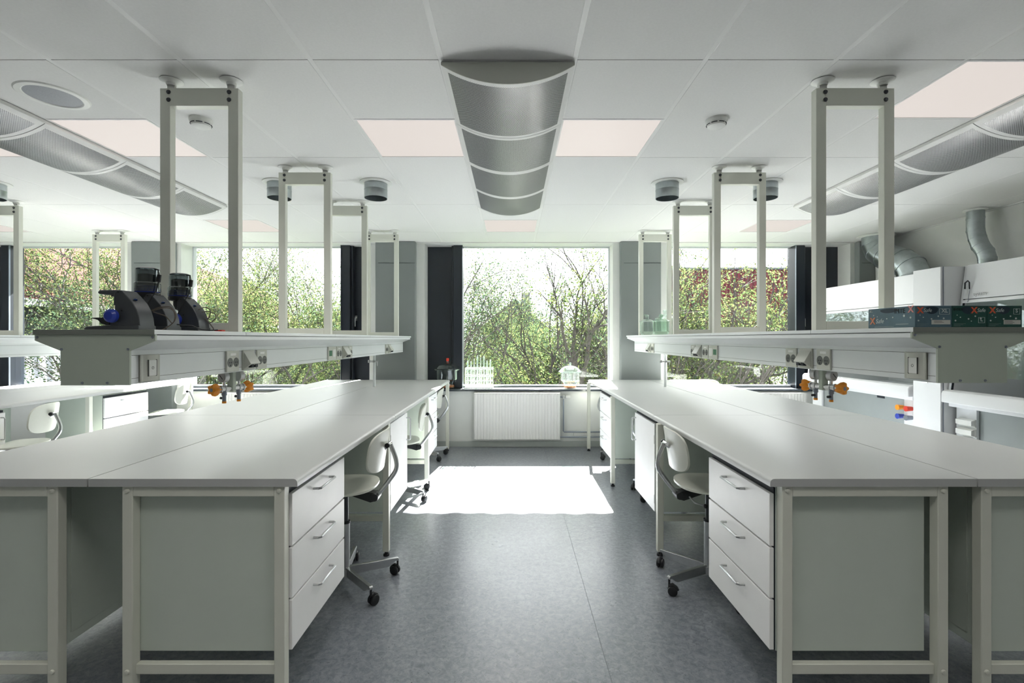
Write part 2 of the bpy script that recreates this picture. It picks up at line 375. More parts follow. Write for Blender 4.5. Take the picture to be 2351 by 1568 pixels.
# windows
DK = [(-7.70, -6.92, -6.79), (-1.94, -2.20, -2.32), (-1.17, -0.80, -0.676), (4.48, 3.95, 3.82)]   # panel outer, panel inner/mullion, mullion glass side
for i, ((a, b), (p0, p1, p2)) in enumerate(zip(WINS, DK)):
    left = p0 < p2
    g0, g1 = (p2, b) if left else (a, p2)
    win = bpy.data.objects.new('window_%d' % (i + 1), None); C.objects.link(win); win['kind'] = 'structure'; win.location = ((a + b) / 2, GY, SILL)
    inv = Matrix.Translation((-(a + b) / 2, -GY, -SILL))
    def WM():
        q = MB(); q.M = inv; return q
    f = WM(); t = .028
    f.box(g0, g1, GY - .02, GY + .05, SILL + .004, SILL + .032); f.box(g0, g1, GY - .02, GY + .05, HEAD - .012, HEAD)
    if left: f.box(g1 - .012, g1, GY - .02, GY + .05, SILL, HEAD)
    else: f.box(g0, g0 + .012, GY - .02, GY + .05, SILL, HEAD)
    f.build('window_frame', mat('light window frame', (196, 200, 204), .4), win, bevel=.002)
    f = WM(); f.box(min(p1, p2), max(p1, p2), GY - .13, GY + .06, SILL + .003, HEAD - .001)
    s = -1 if left else 1
    f.box(p1, p1 + s * .03, GY - .09, GY + .02, SILL + .003, HEAD - .001)
    f.box(g0, g1, GY - .024, GY - .004, SILL + .002, SILL + .010)
    f.build('mullion', M_black, win, bevel=.004)
    f = WM(); f.box(p2 - .004 * s * -1, p2, GY - .15, GY - .128, SILL + .003, HEAD - .001).build('mullion_edge', M_alu, win)
    f = WM(); f.box(min(p0, p1), max(p0, p1), GY + .0, GY + .05, SILL + .003, HEAD - .001)
    f.build('vent_panel', M_black, win)
    hx = p1 - .045 * (1 if left else -1)
    if i == 2: hx = p1 - .02
    h = WM(); h.cyl((hx, GY, 1.72), (hx, GY - .045, 1.72), .010).tube([(hx, GY - .04, 1.72), (hx, GY - .055, 1.70), (hx, GY - .055, 1.60)], .009)
    h.box(hx - .014, hx + .014, GY - .012, GY, 1.68, 1.75)
    h.build('window_handle', M_chrome, win)
    g = WM(); g.box(g0 + .01, g1 - .01, GY + .01, GY + .016, SILL + .03, HEAD - .012); g.build('glass_pane', M_pane, win, smooth=False)
    sl = WM(); sl.box(a + .001, b - .001, WY - .03, GY + .06, SILL - .028, SILL); sl.build('window_sill', mat('sill stone', (66, 72, 78), 0.2, var=.05), win, bevel=.003)
# outside face, roof overhang (scalloped metal lip) and outer wall
ev = MB(); N = 900
def lip(x): return 8.05 + .012 * math.sin(x * 2 * PI / .22) + .006 * math.sin(x * 2 * PI / .61)
xa = np.linspace(XL - 2, XR + 2, N); vs = []; fs = []
for x in xa: vs += [(x, WT, 3.1), (x, WT, 3.24), (x, lip(x), 3.24), (x, lip(x), 3.19)]
for k in range(N - 1):
    for j in range(4): fs.append((k * 4 + j, k * 4 + (j + 1) % 4, k * 4 + 4 + (j + 1) % 4, k * 4 + 4 + j))
fs += [(3, 2, 1, 0), tuple((N - 1) * 4 + j for j in range(4))]
ev.add(vs, fs); struct('trim_7', ev, mat('corrugated eave', (150, 152, 152), 0.5), smooth=False)

# ------------------------------------------------------------------ ceiling fittings
def make_lamp():
    r = thing('ceiling_light_panel', '', 'ceiling light')
    f = MB(); h = .298; t = .012
    for a in ((-h, h, -h, -h + t), (-h, h, h - t, h), (-h, -h + t, -h + t, h - t), (h - t, h, -h + t, h - t)): f.box(a[0], a[1], a[2], a[3], -.001, .03)
    f.box(-h, h, -h, h, .03, .034)
    f.build('lamp_frame', M_grid, r)
    MB().box(-h + t, h - t, -h + t, h - t, .003, .008).build('diffuser', M_glow, r, smooth=False)
    ld = bpy.data.lights.new('panel_light', 'AREA'); ld.shape = 'SQUARE'; ld.size = .56; ld.energy = PANEL_LIGHT; ld.spread = math.radians(125); ld.color = (1, .965, .93)
    lo = bpy.data.objects.new('panel_light', ld); C.objects.link(lo); lo.parent = r; lo.location = (0, 0, .001)
    return r
lamp_labels = ['lit square ceiling panel left of the middle chilled beam', 'lit square ceiling panel right of the middle chilled beam',
 'lit ceiling panel behind the nearest left hanging frame', 'lit ceiling panel cut by the left picture edge, beyond the left chilled beam',
 'largest lit ceiling panel, above the right hanging frame nearest the camera', 'small lit ceiling panel past the far end of the left chilled beam',
 'small lit ceiling panel past the far end of the middle chilled beam', 'small lit ceiling panel past the far end of the right chilled beam',
 'small lit ceiling panel at the far left picture edge']
lp0 = make_lamp()
for i, ((cx, ly)) in enumerate(slots):
    o = lp0 if i == 0 else dup(lp0)
    o.location = ((cx[0] + cx[1]) / 2, ly + .3, ZC)
    o['label'] = lamp_labels[i] if i < len(lamp_labels) else 'unseen square ceiling panel added to brighten the room'
    o['group'] = 'square ceiling lights' if i < len(lamp_labels) else 'added ceiling lights out of view'

def make_beam():
    r = thing('chilled_beam', '', 'chilled beam')
    W = .3075; drop = .088; zt = -.022
    R = (W * W + drop * drop) / (2 * drop); half = math.asin(W / R)
    def arc(t): # t -1..1
        a = t * half; return (R * math.sin(a), zt - drop + R * (1 - math.cos(a)))
    L = 2.41; seg = L / 4
    MB().box(-W, W, .004, L - .004, zt, -.001).build('beam_housing', M_grid, r, bevel=.002)
    for k in range(4):
        y0 = k * seg + .002; y1 = (k + 1) * seg - .002
        m = MB(); n = 40
        def patch(t0, t1, ya, yb, n):
            vs = []; uv = []
            for j in range(n + 1):
                t = t0 + (t1 - t0) * j / n; x, z = arc(t)
                vs += [(x, ya, z), (x, yb, z)]; uv += [(t * half * R, ya), (t * half * R, yb)]
            fs = [(2 * j, 2 * j + 1, 2 * j + 3, 2 * j + 2) for j in range(n)]
            return vs, fs, uv
        T = .90; e = .028
        for a in ((-1, -T, y0, y1, 4), (T, 1, y0, y1, 4), (-T, T, y0, y0 + e, 32), (-T, T, y1 - e, y1, 32)):
            v, f, u = patch(*a); m.add(v, f)
        c = m.build('beam_cover', M_grid, r)
        v, f, u = patch(-T, T, y0 + e, y1 - e, 40)
        q = MB(); q.add(v, f); q.build('perforated_sheet', M_perf, c, uv=u)
    for y, n_ in ((0, 'end_cap'), (L, 'end_cap')):
        poly = [(-W, zt + .012)] + [arc(-1 + 2 * j / 30) for j in range(31)] + [(W, zt + .012)]
        MB().prism(poly, 'y', y - .003, y + .003).build(n_, M_sock, r)
    return r
bm0 = make_beam()
for i, (n, lb) in enumerate([(0, 'perforated chilled beam in the middle of the ceiling, above the aisle'), (-1, 'perforated chilled beam on the left, passing behind the nearest left hanging frame'),
                             (1, 'perforated chilled beam on the right, above the fume hoods side')]):
    o = bm0 if i == 0 else dup(bm0)
    o.location = (-0.022 + 3.015 * n, 2.235, ZC); o['label'] = lb; o['group'] = 'chilled beams'

t = thing('ceiling_speaker', 'round white recessed ceiling loudspeaker with grey grille, top left', 'speaker', (-2.42, 2.56, ZC))
MB().lathe([(.118, -.004), (.124, -.008), (.148, -.006), (.154, -.001), (.154, 0)], n=40).build('speaker_rim', M_white, t)
MB().lathe([(0.0001, -.009), (.06, -.0085), (.121, -.003)], n=40).build('speaker_grille', mat('speaker grille', (150, 153, 158), .5, var=.15, vs=300), t)
def make_smoke():
    r = thing('smoke_detector', '', 'smoke detector')
    MB().lathe([(.062, 0), (.062, -.012), (.056, -.022), (.054, -.024), (.05, -.040), (.03, -.050), (.012, -.053), (.0001, -.054)], n=32).build('detector_body', M_white, r)
    v = MB()
    for k in range(8):
        a0 = k * PI / 4 + .08
        v.tube([(.0545 * math.cos(a0 + j * .12), .0545 * math.sin(a0 + j * .12), -.030) for j in range(6)], .0022, n=6)
    v.build('air_slots', M_gap, r)
    return r
s0 = make_smoke(); s0.location = (-1.82, 2.84, ZC); s0['label'] = 'white round smoke detector seen inside the nearest left hanging frame'; s0['group'] = 'smoke detectors'
dup(s0, (1.19, 2.84, ZC), 0.6, 'white round smoke detector on the open ceiling right of the middle beam')
def make_stub():
    r = thing('duct_stub', '', 'ventilation duct')
    q = MB(); q.lathe([(.082, 0), (.092, 0), (.092, -.06), (.094, -.063), (.092, -.066), (.092, -.13), (.089, -.13), (.089, .0)], n=40)
    q.build('duct_pipe', M_zinc, r)
    MB().lathe([(.092, -.001), (.128, -.001), (.128, -.008), (.094, -.012)], n=40).build('duct_collar', M_white, r)
    MB().lathe([(.0001, -.010), (.088, -.010)], n=32).build('duct_damper', M_gap, r)
    return r
d0 = make_stub()
for i, (x, lb) in enumerate([(-1.91, 'short round metal duct stub behind the second left hanging frame'), (-1.12, 'short round metal duct stub left of the middle beam'),
        (1.265, 'short round metal duct stub right of the middle beam'), (2.07, 'short round metal duct stub behind the second right hanging frame'), (-4.27, 'short round metal duct stub cut by the left picture edge')]):
    o = d0 if i == 0 else dup(d0)
    o.location = (x, 3.98, ZC); o['label'] = lb; o['group'] = 'short ceiling duct stubs'

# ------------------------------------------------------------------ benches
def leg_mb(x, y, top=.87):
    m = MB(); m.box(x - .02, x + .02, y - .02, y + .02, .03, top); return m
def foot_mb(x, y):
    return MB().cyl((x, y, 0), (x, y, .012), .020, n=16).cyl((x, y, .012), (x, y, .031), .010, n=10)
def bench(label, x0, x1, y0, y1, edge, legs, rails, inner, bolts=None, group='lab benches'):
    """x0<x1 worktop; edge = +1/-1: side of the rounded aisle edge; legs [(x,y)], rails [(xa,ya,xb,yb)]"""
    cx, cy = (x0 + x1) / 2, y0
    r = thing('lab_bench', label, 'lab bench', (cx, cy, 0), group=group)
    T = Matrix.Translation((-cx, -cy, 0))
    m = MB(); m.M = T
    poly = [(x0, .87), (x1, .87), (x1, .9), (x0, .9)]
    rr = .016
    ex = x1 if edge > 0 else x0
    ins = -edge
    arc_ = [(ex + ins * (rr - rr * math.sin(a)), .9 - rr + rr * math.cos(a)) for a in np.linspace(0, PI / 2, 6)]
    if edge > 0: poly = [(x0, .87), (x1, .87)] + list(reversed(arc_)) + [(x0, .9)]
    else: poly = [(x1, .87), (x1, .9)] + arc_ + [(x0, .87)]
    m.prism(poly, 'y', y0, y1); m.build('worktop', M_bench, r, ang=50)
    for (lx, ly) in legs:
        q = leg_mb(lx, ly); q.v = [tuple(T @ Vector(p)) for p in q.v]; lo = q.build('leg', M_steel, r, bevel=.003)
        q = foot_mb(lx, ly); q.v = [tuple(T @ Vector(p)) for p in q.v]; q.build('leg_foot', M_rubber, lo)
    for (xa, ya, xb, yb, z0, z1) in rails:
        q = MB(); q.M = T; q.box(xa, xb, ya, yb, z0, z1); q.build('rail', M_steel, r, bevel=.003)
    if bolts:
        for (bx, by, bz) in bolts:
            q = MB(); q.M = T; q.lathe([(.0001, -.006), (.007, -.005), (.010, -.001), (.010, 0)], (bx, by, bz), n=14, axis='y'); q.build('bolt_cap', M_steel, r)
    return r
def rail_x(xa, xb, y, z0, z1, t=.015): return (xa, y - t, xb, y + t, z0, z1)
LO, RO = -.872, 1.026
def island_half(tag_, x0, x1, edge, near_o, far_o, inner_near, inner_far, labels):
    """two benches in a row; near_o outer leg centre of first frame"""
    o1 = near_o; i1 = inner_near
    lo, hi = min(o1, i1), max(o1, i1)
    y = 1.87
    b1 = bench(labels[0], x0, x1, 1.84, 3.378, edge, [(o1, y), (i1, y), (far_o, 3.21)],
               [(lo + .02, y - .02, hi - .02, y + .02, .829, .8695), (lo + .02, y - .005, hi - .02, y + .02, .142, .182)], None,
               bolts=[(o1, y - .02, .852), (i1, y - .02, .852), (i1, y - .02, .162)])
    lo2, hi2 = min(far_o, inner_far), max(far_o, inner_far)
    rl = []
    for yy in (3.45, 5.02): rl += [(lo2 + .06, yy - .02, hi2 - .06, yy + .02, .142, .182)]
    ix = i1
    rl += [(ix - .015, 3.47, ix + .015, 6.18, .142, .182), (ix - .015, 3.47, ix + .015, 6.18, .829, .8695)]
    b2 = bench(labels[1], x0, x1, 3.382, 6.29, edge, [(far_o, 4.72), (far_o, 6.21), (ix, 3.45), (ix, 6.21)], rl, None)
    return b1, b2
# left island: aisle half and outer half; right island the same; third island
island_half('L', -1.606, -.815, 1, -.889, -.834, -1.467, -1.467, ['pale lab bench nearest the camera left of the aisle', 'far white bench section left of the aisle, ending at the window'])
island_half('LO', -2.42, -1.612, -1, -2.36, -2.38, -1.752, -1.752, ['near section of the back half of the left island, at the bottom left corner', 'far section of the back half of the left island'])
island_half('R', .975, 1.757, -1, 1.046, .972, 1.639, 1.639, ['pale lab bench nearest the camera right of the aisle', 'far white bench section right of the aisle, with a sun patch'])
island_half('RO', 1.763, 2.46, 1, 2.41, 2.42, 1.804, 1.804, ['near section of the back half of the right island, at the bottom right corner', 'far section of the back half of the right island'])
OFF = -3.28
island_half('T', -1.606 + OFF, -.815 + OFF, 1, -.889 + OFF, -.834 + OFF, -1.467 + OFF, -1.467 + OFF, ['near white bench at the left picture edge, in the far left row', 'far white bench section of the far left row, under the window'])
island_half('TO', -2.42 + OFF, -1.612 + OFF, -1, -2.36 + OFF, -2.38 + OFF, -1.752 + OFF, -1.752 + OFF, ['near bench on the hidden side of the far left row', 'far bench on the hidden side of the far left row'])

# drawer unit: local x toward the room = +x, front plane at x=0, y 0..w
def make_drawers(w, group):
    r = thing('drawer_unit', '', 'drawer unit', group=group)
    MB().box(-.60, -.022, 0, w, .215, .855).build('carcass', M_cab, r, bevel=.002)
    MB().box(-.022, -.016, .004, w - .004, .218, .850).build('gap_liner', M_gap, r)
    for z0, z1 in ((.2175, .411), (.419, .614), (.622, .826)):
        d = MB().box(-.018, 0, .004, w - .004, z0, z1).build('drawer', M_front, r, bevel=.0015)
        c = w * .5; z = z1 - .042
        MB().tube([(0, c - .09, z), (.022, c - .09, z), (.030, c - .082, z), (.030, c + .082, z), (.022, c + .09, z), (0, c + .09, z)], .0055, n=10).build('handle', M_chrome, d)
    return r
def make_door_unit(w, hy, group):
    r = thing('door_cabinet', '', 'cabinet', group=group)
    MB().box(-.60, -.022, 0, w, .212, .855).build('carcass', M_cab, r, bevel=.002)
    MB().box(-.022, -.016, .004, w - .004, .216, .850).build('gap_liner', M_gap, r)
    d = MB().box(-.018, 0, .002, w - .002, .2145, .830).build('door', M_front, r, bevel=.0015)
    y = w - .035 if hy > 0 else .035
    MB().tube([(0, y, .615), (.026, y, .615), (.032, y, .622), (.032, y, .785), (.026, y, .792), (0, y, .792)], .0055, n=10).build('handle', M_chrome, d)
    hg = MB()
    for z in (.30, .72): hg.box(.0, .0012, .006, .014, z - .03, z + .03)
    hg.build('hinge_strip', M_sock, d)
    return r
G1 = 'drawer units under the benches'; G2 = 'door cabinets under the benches'
DR = make_drawers(.595, G1); DC = make_door_unit(.548, 1, G2)
first = [DR, DC]
def put(src, idx, x, y, face, w, label, sc=None):
    o = src if first[idx] is not None else dup(src)
    first[idx] = None
    if face > 0: o.location = (x, y, 0); o.rotation_euler = (0, 0, 0)
    else: o.location = (x, y, 0); o.rotation_euler = (0, 0, 0); o.scale = (-1, 1, 1)
    if sc: o.scale = (o.scale[0], sc, 1)
    o['label'] = label
    return o
def put_m(src, idx, *a, **k):
    return put(src, idx, *a, **k)
for nm, off in (('left', 0.0), ('row', OFF)):
    X = -.860 + off
    if off == 0:
        put(DR, 0, X, 1.892, 1, .595, 'three-drawer unit nearest the camera left of the aisle')
        put(DC, 1, X, 3.42, 1, .548, 'closed door cabinet left of the aisle, behind the near chair')
        put(DR, 0, X, 4.93, 1, .595, 'far three-drawer unit left of the aisle, by the window')
    else:
        put(DR, 0, X, 1.892, 1, .595, 'drawer unit of the far left row outside the picture')
        put(DC, 1, X, 3.42, 1, .548, 'door cabinet cut by the left picture edge, far left row')
        put(DR, 0, X, 4.93, 1, .595, 'three-drawer unit in the far left row between two chairs')
put(DR, 0, 1.002, 1.892, -1, .595, 'three-drawer unit nearest the camera right of the aisle')
put(DC, 1, .998, 3.42, -1, .548, 'closed door cabinet right of the aisle, behind the near chair')
put(DR, 0, .992, 4.93, -1, .595, 'far three-drawer unit right of the aisle, by the window')
# outer halves: cabinets seen through the end frames, with a carcass back in the gap
def side_cab(x0, x1, y0, y1, label):
    r = thing('side_cabinet', label, 'cabinet', ((x0 + x1) / 2, y0, 0), group='closed cabinets in the outer halves')
    T = Matrix.Translation((-(x0 + x1) / 2, -y0, 0))
    m = MB(); m.M = T; m.box(x0, x1, y0, y1, .212, .855); m.build('carcass', M_cab, r, bevel=.002)
    m = MB(); m.M = T
    m.box(x0 - .004, x0, y0 + .012, y0 + .03, .22, .85) if x0 > 0 else m.box(x1, x1 + .004, y0 + .012, y0 + .03, .22, .85)
    m.box(x0 - .004, x0, y0 + .06, y1 - .03, .25, .83) if x0 > 0 else m.box(x1, x1 + .004, y0 + .06, y1 - .03, .25, .83)
    m.build('back_panel', M_cab, r, bevel=.001)
    return r
side_cab(-2.36, -1.778, 1.895, 3.0, 'closed cabinet in the outer half at the bottom left corner')
side_cab(1.83, 2.41, 1.895, 3.0, 'closed cabinet in the outer half at the bottom right corner')
side_cab(-2.36, -1.778, 3.5, 4.9, 'closed cabinet deeper in the outer half of the left island')
side_cab(1.83, 2.41, 3.5, 4.9, 'closed cabinet deeper in the outer half of the right island')
side_cab(-2.36 + OFF, -1.778 + OFF, 3.5, 4.9, 'closed cabinet behind the far left row')

# ------------------------------------------------------------------ service spines
def sockets(parent, side, ya, yb, kind, z=1.318):
    """plate on the vertical face x=side*.124"""
    X = .124; yc = (ya + yb) / 2; h = .052; s = side
    def bx(m, xa, xb, y0, y1, z0, z1): m.box(s * xa, s * xb, y0, y1, z0, z1)
    m = MB(); bx(m, X, X + .010, ya, yb, z - h, z + h)
    pl = m.build('socket_plate' if kind != 'switch' else 'switch_plate', M_sock, parent, bevel=.002)
    if kind == 'double':
        q = MB(); d = MB()
        w_ = (yb - ya)
        for k in (-.24, .24):
            y = yc + k * w_
            q.cyl((s * (X + .009), y, z - .006), (s * (X + .0112), y, z - .006), min(.0235, w_ * .22), n=24)
            for dy, dz in ((-.008, 0), (.008, 0)): d.cyl((s * (X + .0105), y + dy * w_ / .11, z - .006), (s * (X + .0122), y + dy * w_ / .11, z - .006), .0032, n=8)
            d.cyl((s * (X + .0105), y, z - .020), (s * (X + .0122), y, z - .020), .004, n=8)
        q.build('socket_well', M_sockd, pl); d.build('pin_hole', M_gap, pl)
        q = MB(); bx(q, X + .0095, X + .0108, ya + .03 * w_ / .11, yb - .03 * w_ / .11, z + .028, z + .040); q.build('label_strip', M_white, pl)
    if kind == 'angled':
        q = MB(); poly = [(s * (X + .010), z + .042), (s * (X + .046), z - .018), (s * (X + .010), z - .044)]
        q.prism(poly, 'y', ya + .006, yb - .006); q.build('angled_outlet', M_sock, pl, bevel=.0015)
        q = MB()
        for k in (-.02, .02): q.box(s * (X + .024), s * (X + .040), yc + k - .012, yc + k + .012, z - .0385, z - .022)
        q.build('data_port', M_gap, pl)
    if kind == 'switch':
        pl.data = pl.data.copy()
        q = MB(); n = 14; w_ = yb - ya
        poly = [(ya, X)] + [(ya + w_ * (j / n), X + .006 + .011 * math.sin(PI * j / n)) for j in range(n + 1)] + [(yb, X)]
        poly = [(s * b, a) for a, b in poly]
        q.prism(poly, 'z', z - .050, z + .050); q.build('curved_cover', M_sock, pl, bevel=.001)
        q = MB(); bx(q, X + .012, X + .0185, yc - .020, yc + .020, z - .030, z + .030); q.build('rocker', M_white, pl, bevel=.001)
        q = MB()
        for a in ((yc - .022, yc - .020, z - .032, z + .032), (yc + .020, yc + .022, z - .032, z + .032)): bx(q, X + .012, X + .0189, *a)
        q.tube([(s * (X + .0187), yc + .005 * math.cos(t), z + .005 * math.sin(t)) for t in np.linspace(0, 2 * PI, 12, endpoint=False)], .0008, n=5, closed=True)
        q.build('rocker_mark', M_sockd, pl)
    if kind == 'meter':
        q = MB(); bx(q, X + .009, X + .0115, ya + .015, ya + .070, z - .02, z + .022); q.build('green_window', M_green, pl)
        q = MB(); bx(q, X + .009, X + .0118, yb - .072, yb - .012, z - .03, z + .03); q.build('cover_flap', M_white, pl, bevel=.001)
def make_spine(label, xc, zo):
    r = thing('service_spine', label, 'service spine', (xc, 0, zo), group='overhead service spines')
    poly = [(-.218, 1.444), (-.218, 1.425), (-.124, 1.388), (-.124, 1.261), (.124, 1.261), (.124, 1.388), (.218, 1.425), (.218, 1.444)]
    MB().prism(poly, 'y', 1.795, 6.25).build('housing', M_spine, r, bevel=.0015)
    poly2 = [(-.222, 1.446), (-.222, 1.424), (-.127, 1.386), (-.127, 1.259), (.127, 1.259), (.127, 1.386), (.222, 1.424), (.222, 1.446)]
    e = MB().prism(poly2, 'y', 1.786, 1.795).build('end_plate', M_endp, r, bevel=.001)
    s = MB()
    for x, z in ((-.212, 1.436), (.212, 1.436), (-.122, 1.392), (.122, 1.392), (-.046, 1.268), (.046, 1.268)):
        s.lathe([(.0001, -.002), (.002, -.0015), (.004, -.003), (.005, 0)], (x, 1.786, z), n=12, axis='y')
    s.build('screw', M_alu, e)
    prev = 1.780
    for y in (2.395, 3.60, 4.49, 6.28):
        MB().box(-.222, .222, prev + .002, y - .002, 1.4465, 1.464).build('shelf_board', M_spine, r, bevel=.001); prev = y
    MB().box(-.222, .222, 1.7795, 1.7822, 1.4462, 1.4638).build('shelf_end_shade', mat('grey edge shade', (128, 134, 126), .5), r)  # shading of the near end face put into a darker strip
    MB().box(-.2, .2, 1.80, 6.26, 1.4435, 1.4468).build('shelf_underlay', M_gap, r)
    ln = MB()
    for sx in (-1, 1):
        for z in (1.368, 1.283): ln.box(sx * .1238, sx * .1246, 1.80, 6.24, z - .0007, z + .0007)
    ln.build('panel_groove', M_sockd, r)
    for sd_ in (-1, 1):
        sockets(r, sd_, 1.832, 1.932, 'switch')
        for (a, b, k) in ((2.384, 2.490, 'double'), (2.530, 2.640, 'angled'), (2.668, 2.772, 'double'),
                          (3.70, 3.86, 'meter'), (3.87, 3.99, 'double'), (4.02, 4.14, 'angled'), (4.15, 4.25, 'double'),
                          (5.37, 5.47, 'double'), (5.49, 5.60, 'angled')): sockets(r, sd_, a, b, k)
    return r
SPL, SPR, SPT = -1.535, 1.69, -4.765
spl = make_spine('long white service spine with shelf over the left island, carrying the microscopes', SPL, 0)
dup(spl, (SPR, 0, .009), 0, 'long white service spine with shelf over the right island, carrying the glove boxes')
dup(spl, (SPT, 0, 0), 0, 'white service spine at the left picture edge over the far left row')

def make_hanger():
    r = thing('hanging_frame', '', 'ceiling hanging frame', group='ceiling hanging frames')
    H = 1.205; W = .1925; t = .050; d = .020
    for s in (-1, 1): MB().box(s * W, s * (W - t), -d, d, 0, H).build('post', M_frame, r, bevel=.002)
    MB().box(-W + t, W - t, -d - .002, d, H - .088, H).build('crossbar', M_frame, r, bevel=.002)
    MB().box(-W + t, W - t, -d, d, 0, .044).build('foot_bar', M_frame, r, bevel=.002)
    for s in (-1, 1):
        x = s * (W - .044)
        c = MB(); c.box(x - .018, x + .018, -.006, .006, H - .01, H + .045)
        c.lathe([(.020, H + .020), (.022, H + .022), (.024, H + .034), (.050, H + .0425), (.052, H + .0445)], (x, 0, 0), n=24); c.build('ceiling_cup', M_white, r)
        for z in (H - .02, H - .058):
            b = MB(); b.lathe([(.0001, -.008), (.006, -.008), (.0075, -.004), (.010, -.003), (.011, 0)], (x, -d - .002, z), n=14, axis='y'); b.build('bolt', M_dark, r)
    return r
h0 = make_hanger(); used = False
names = {'L': ['hanging frame standing behind the microscopes, nearest on the left spine', 'second hanging frame from the camera on the left spine', 'third hanging frame from the camera on the left spine', 'farthest hanging frame on the left spine, in front of the grey column'],
         'R': ['hanging frame right behind the glove boxes, nearest on the right spine', 'second hanging frame from the camera on the right spine', 'third hanging frame from the camera on the right spine', 'farthest hanging frame on the right spine, behind the glass jars'],
         'T': ['', '', 'hanging frame cut by the left picture edge on the far left row', 'small far hanging frame of the far left row, left of the grey column']}
for k, x, z in (('L', SPL - .007, 1.4645), ('R', SPR - .005, 1.4735), ('T', SPT, 1.4645)):
    for j, y in enumerate((2.39, 3.60, 4.50, 5.73)):
        if k == 'T' and j < 2: continue
        sc = (ZC - z - .003) / (1.205 + .0445)
        if not used: o = h0; used = True
        else: o = dup(h0)
        o.location = (x, y + .02, z); o.scale = (1, 1, sc); o['label'] = names[k][j]

# valves hanging from the spines
def star(m, c, R, th, n=5):
    pts = []
    N_ = 50
    for k in range(N_):
        a = 2 * PI * k / N_; rr = R * (1 + .24 * math.cos(n * a)); pts.append((rr * math.cos(a), rr * math.sin(a)))
    vs = []
    for (sc, d) in ((.55, 0), (.9, th * .35), (1.0, th * .7), (.88, th), (.3, th * .98)):
        vs += [(d, p[0] * sc, p[1] * sc) for p in pts]
    fs = [tuple(reversed(range(N_))), tuple(range(4 * N_, 5 * N_))]
    for r_ in range(4):
        for k in range(N_): fs.append((r_ * N_ + k, r_ * N_ + (k + 1) % N_, (r_ + 1) * N_ + (k + 1) % N_, (r_ + 1) * N_ + k))
    save = m.M; m.M = m.M @ Matrix.Translation(c); m.add(vs, fs); m.M = save
def make_valves(label, loc, yaw):
    r = thing('gas_valve_post', label, 'gas valve', loc, 0, 'gas valve pairs under the spines')
    MB().box(-.017, .017, -.017, .017, -.118, 0).build('valve_post', M_endp, r, bevel=.004)
    for s, a in ((1, yaw), (-1, yaw + PI)):
        T = Matrix.Rotation(a, 4, 'Z')
        def V():
            q = MB(); q.M = T; return q
        b = V(); b.cyl((.012, 0, -.100), (.085, 0, -.100), .016, n=20).cyl((.040, 0, -.100), (.046, 0, -.100), .0205, n=20).cyl((.066, 0, -.100), (.072, 0, -.100), .021, n=20)
        b.cyl((.045, 0, -.100), (.045, 0, -.055), .008, n=12)
        bo = b.build('regulator_body', M_chrome2, r)
        k = V(); star(k, (.076, 0, -.100), .0285, .044); kn = k.build('star_knob', M_orange, r)
        k = V(); k.cyl((.118, 0, -.100), (.1212, 0, -.100), .010, n=16); k.build('knob_cap', M_alu, kn)
        # gauge faces the camera side (-y)
        g = V(); g.cyl((.034, 0, -.036), (.062, 0, -.036), .0295, n=28); go = g.build('pressure_gauge', M_chrome, r, bevel=.002)
        g = V(); g.cyl((.062, 0, -.036), (.0634, 0, -.036), .0255, n=28); g.build('dial', mat('dial face', (170, 172, 172), .4), go)
        g = MB(); g.M = T @ Matrix.Translation((.0642, 0, -.036)) @ Matrix.Rotation(.8, 4, 'X'); g.box(-.0004, .0004, -.002, .002, -.016, .015); g.build('needle', M_ink, go)
        n = V(); n.cyl((.045, 0, -.108), (.045, 0, -.135), .013, n=16).cyl((.045, 0, -.135), (.045, 0, -.168), .0095, n=16); no_ = n.build('outlet_nozzle', M_alu, r)
        n = V(); n.cyl((.045, 0, -.166), (.045, 0, -.177), .0105, n=16); n.build('nozzle_ring', M_orange, no_)
        n = V(); n.cyl((.045, -s * .006, -.150), (.045, -s * .026, -.150), .007, n=12); n.build('side_stopcock', M_rubber, no_)
    return r
make_valves('orange-knobbed gas valve pair with gauges hanging under the left spine', (SPL, 2.655, 1.261), math.radians(250))
make_valves('orange-knobbed gas valve pair with gauges hanging under the right spine', (SPR, 2.645, 1.270), math.radians(-70))
def make_tap(label, loc):
    r = thing('tap_post', label, 'tap', loc, 0, 'far tap posts')
    MB().box(-.012, .012, -.012, .012, 0, .358).build('tap_column', M_spine, r, bevel=.003)
    MB().cyl((-.05, -.02, .28), (.05, -.02, .28), .009, n=12).cyl((.04, -.02, .28), (.04, -.02, .23), .006, .003, n=12).cyl((-.05, -.02, .265), (-.05, -.02, .295), .012, n=12).cyl((0, -.02, .28), (0, -.05, .28), .012, n=12).build('tap_head', M_chrome, r)
    return r
make_tap('slim white post with small chrome tap at the far end of the left island', (SPL, 5.39, .9015))
make_tap('slim white post with small chrome tap at the far end of the right island', (SPR, 5.39, .9015))

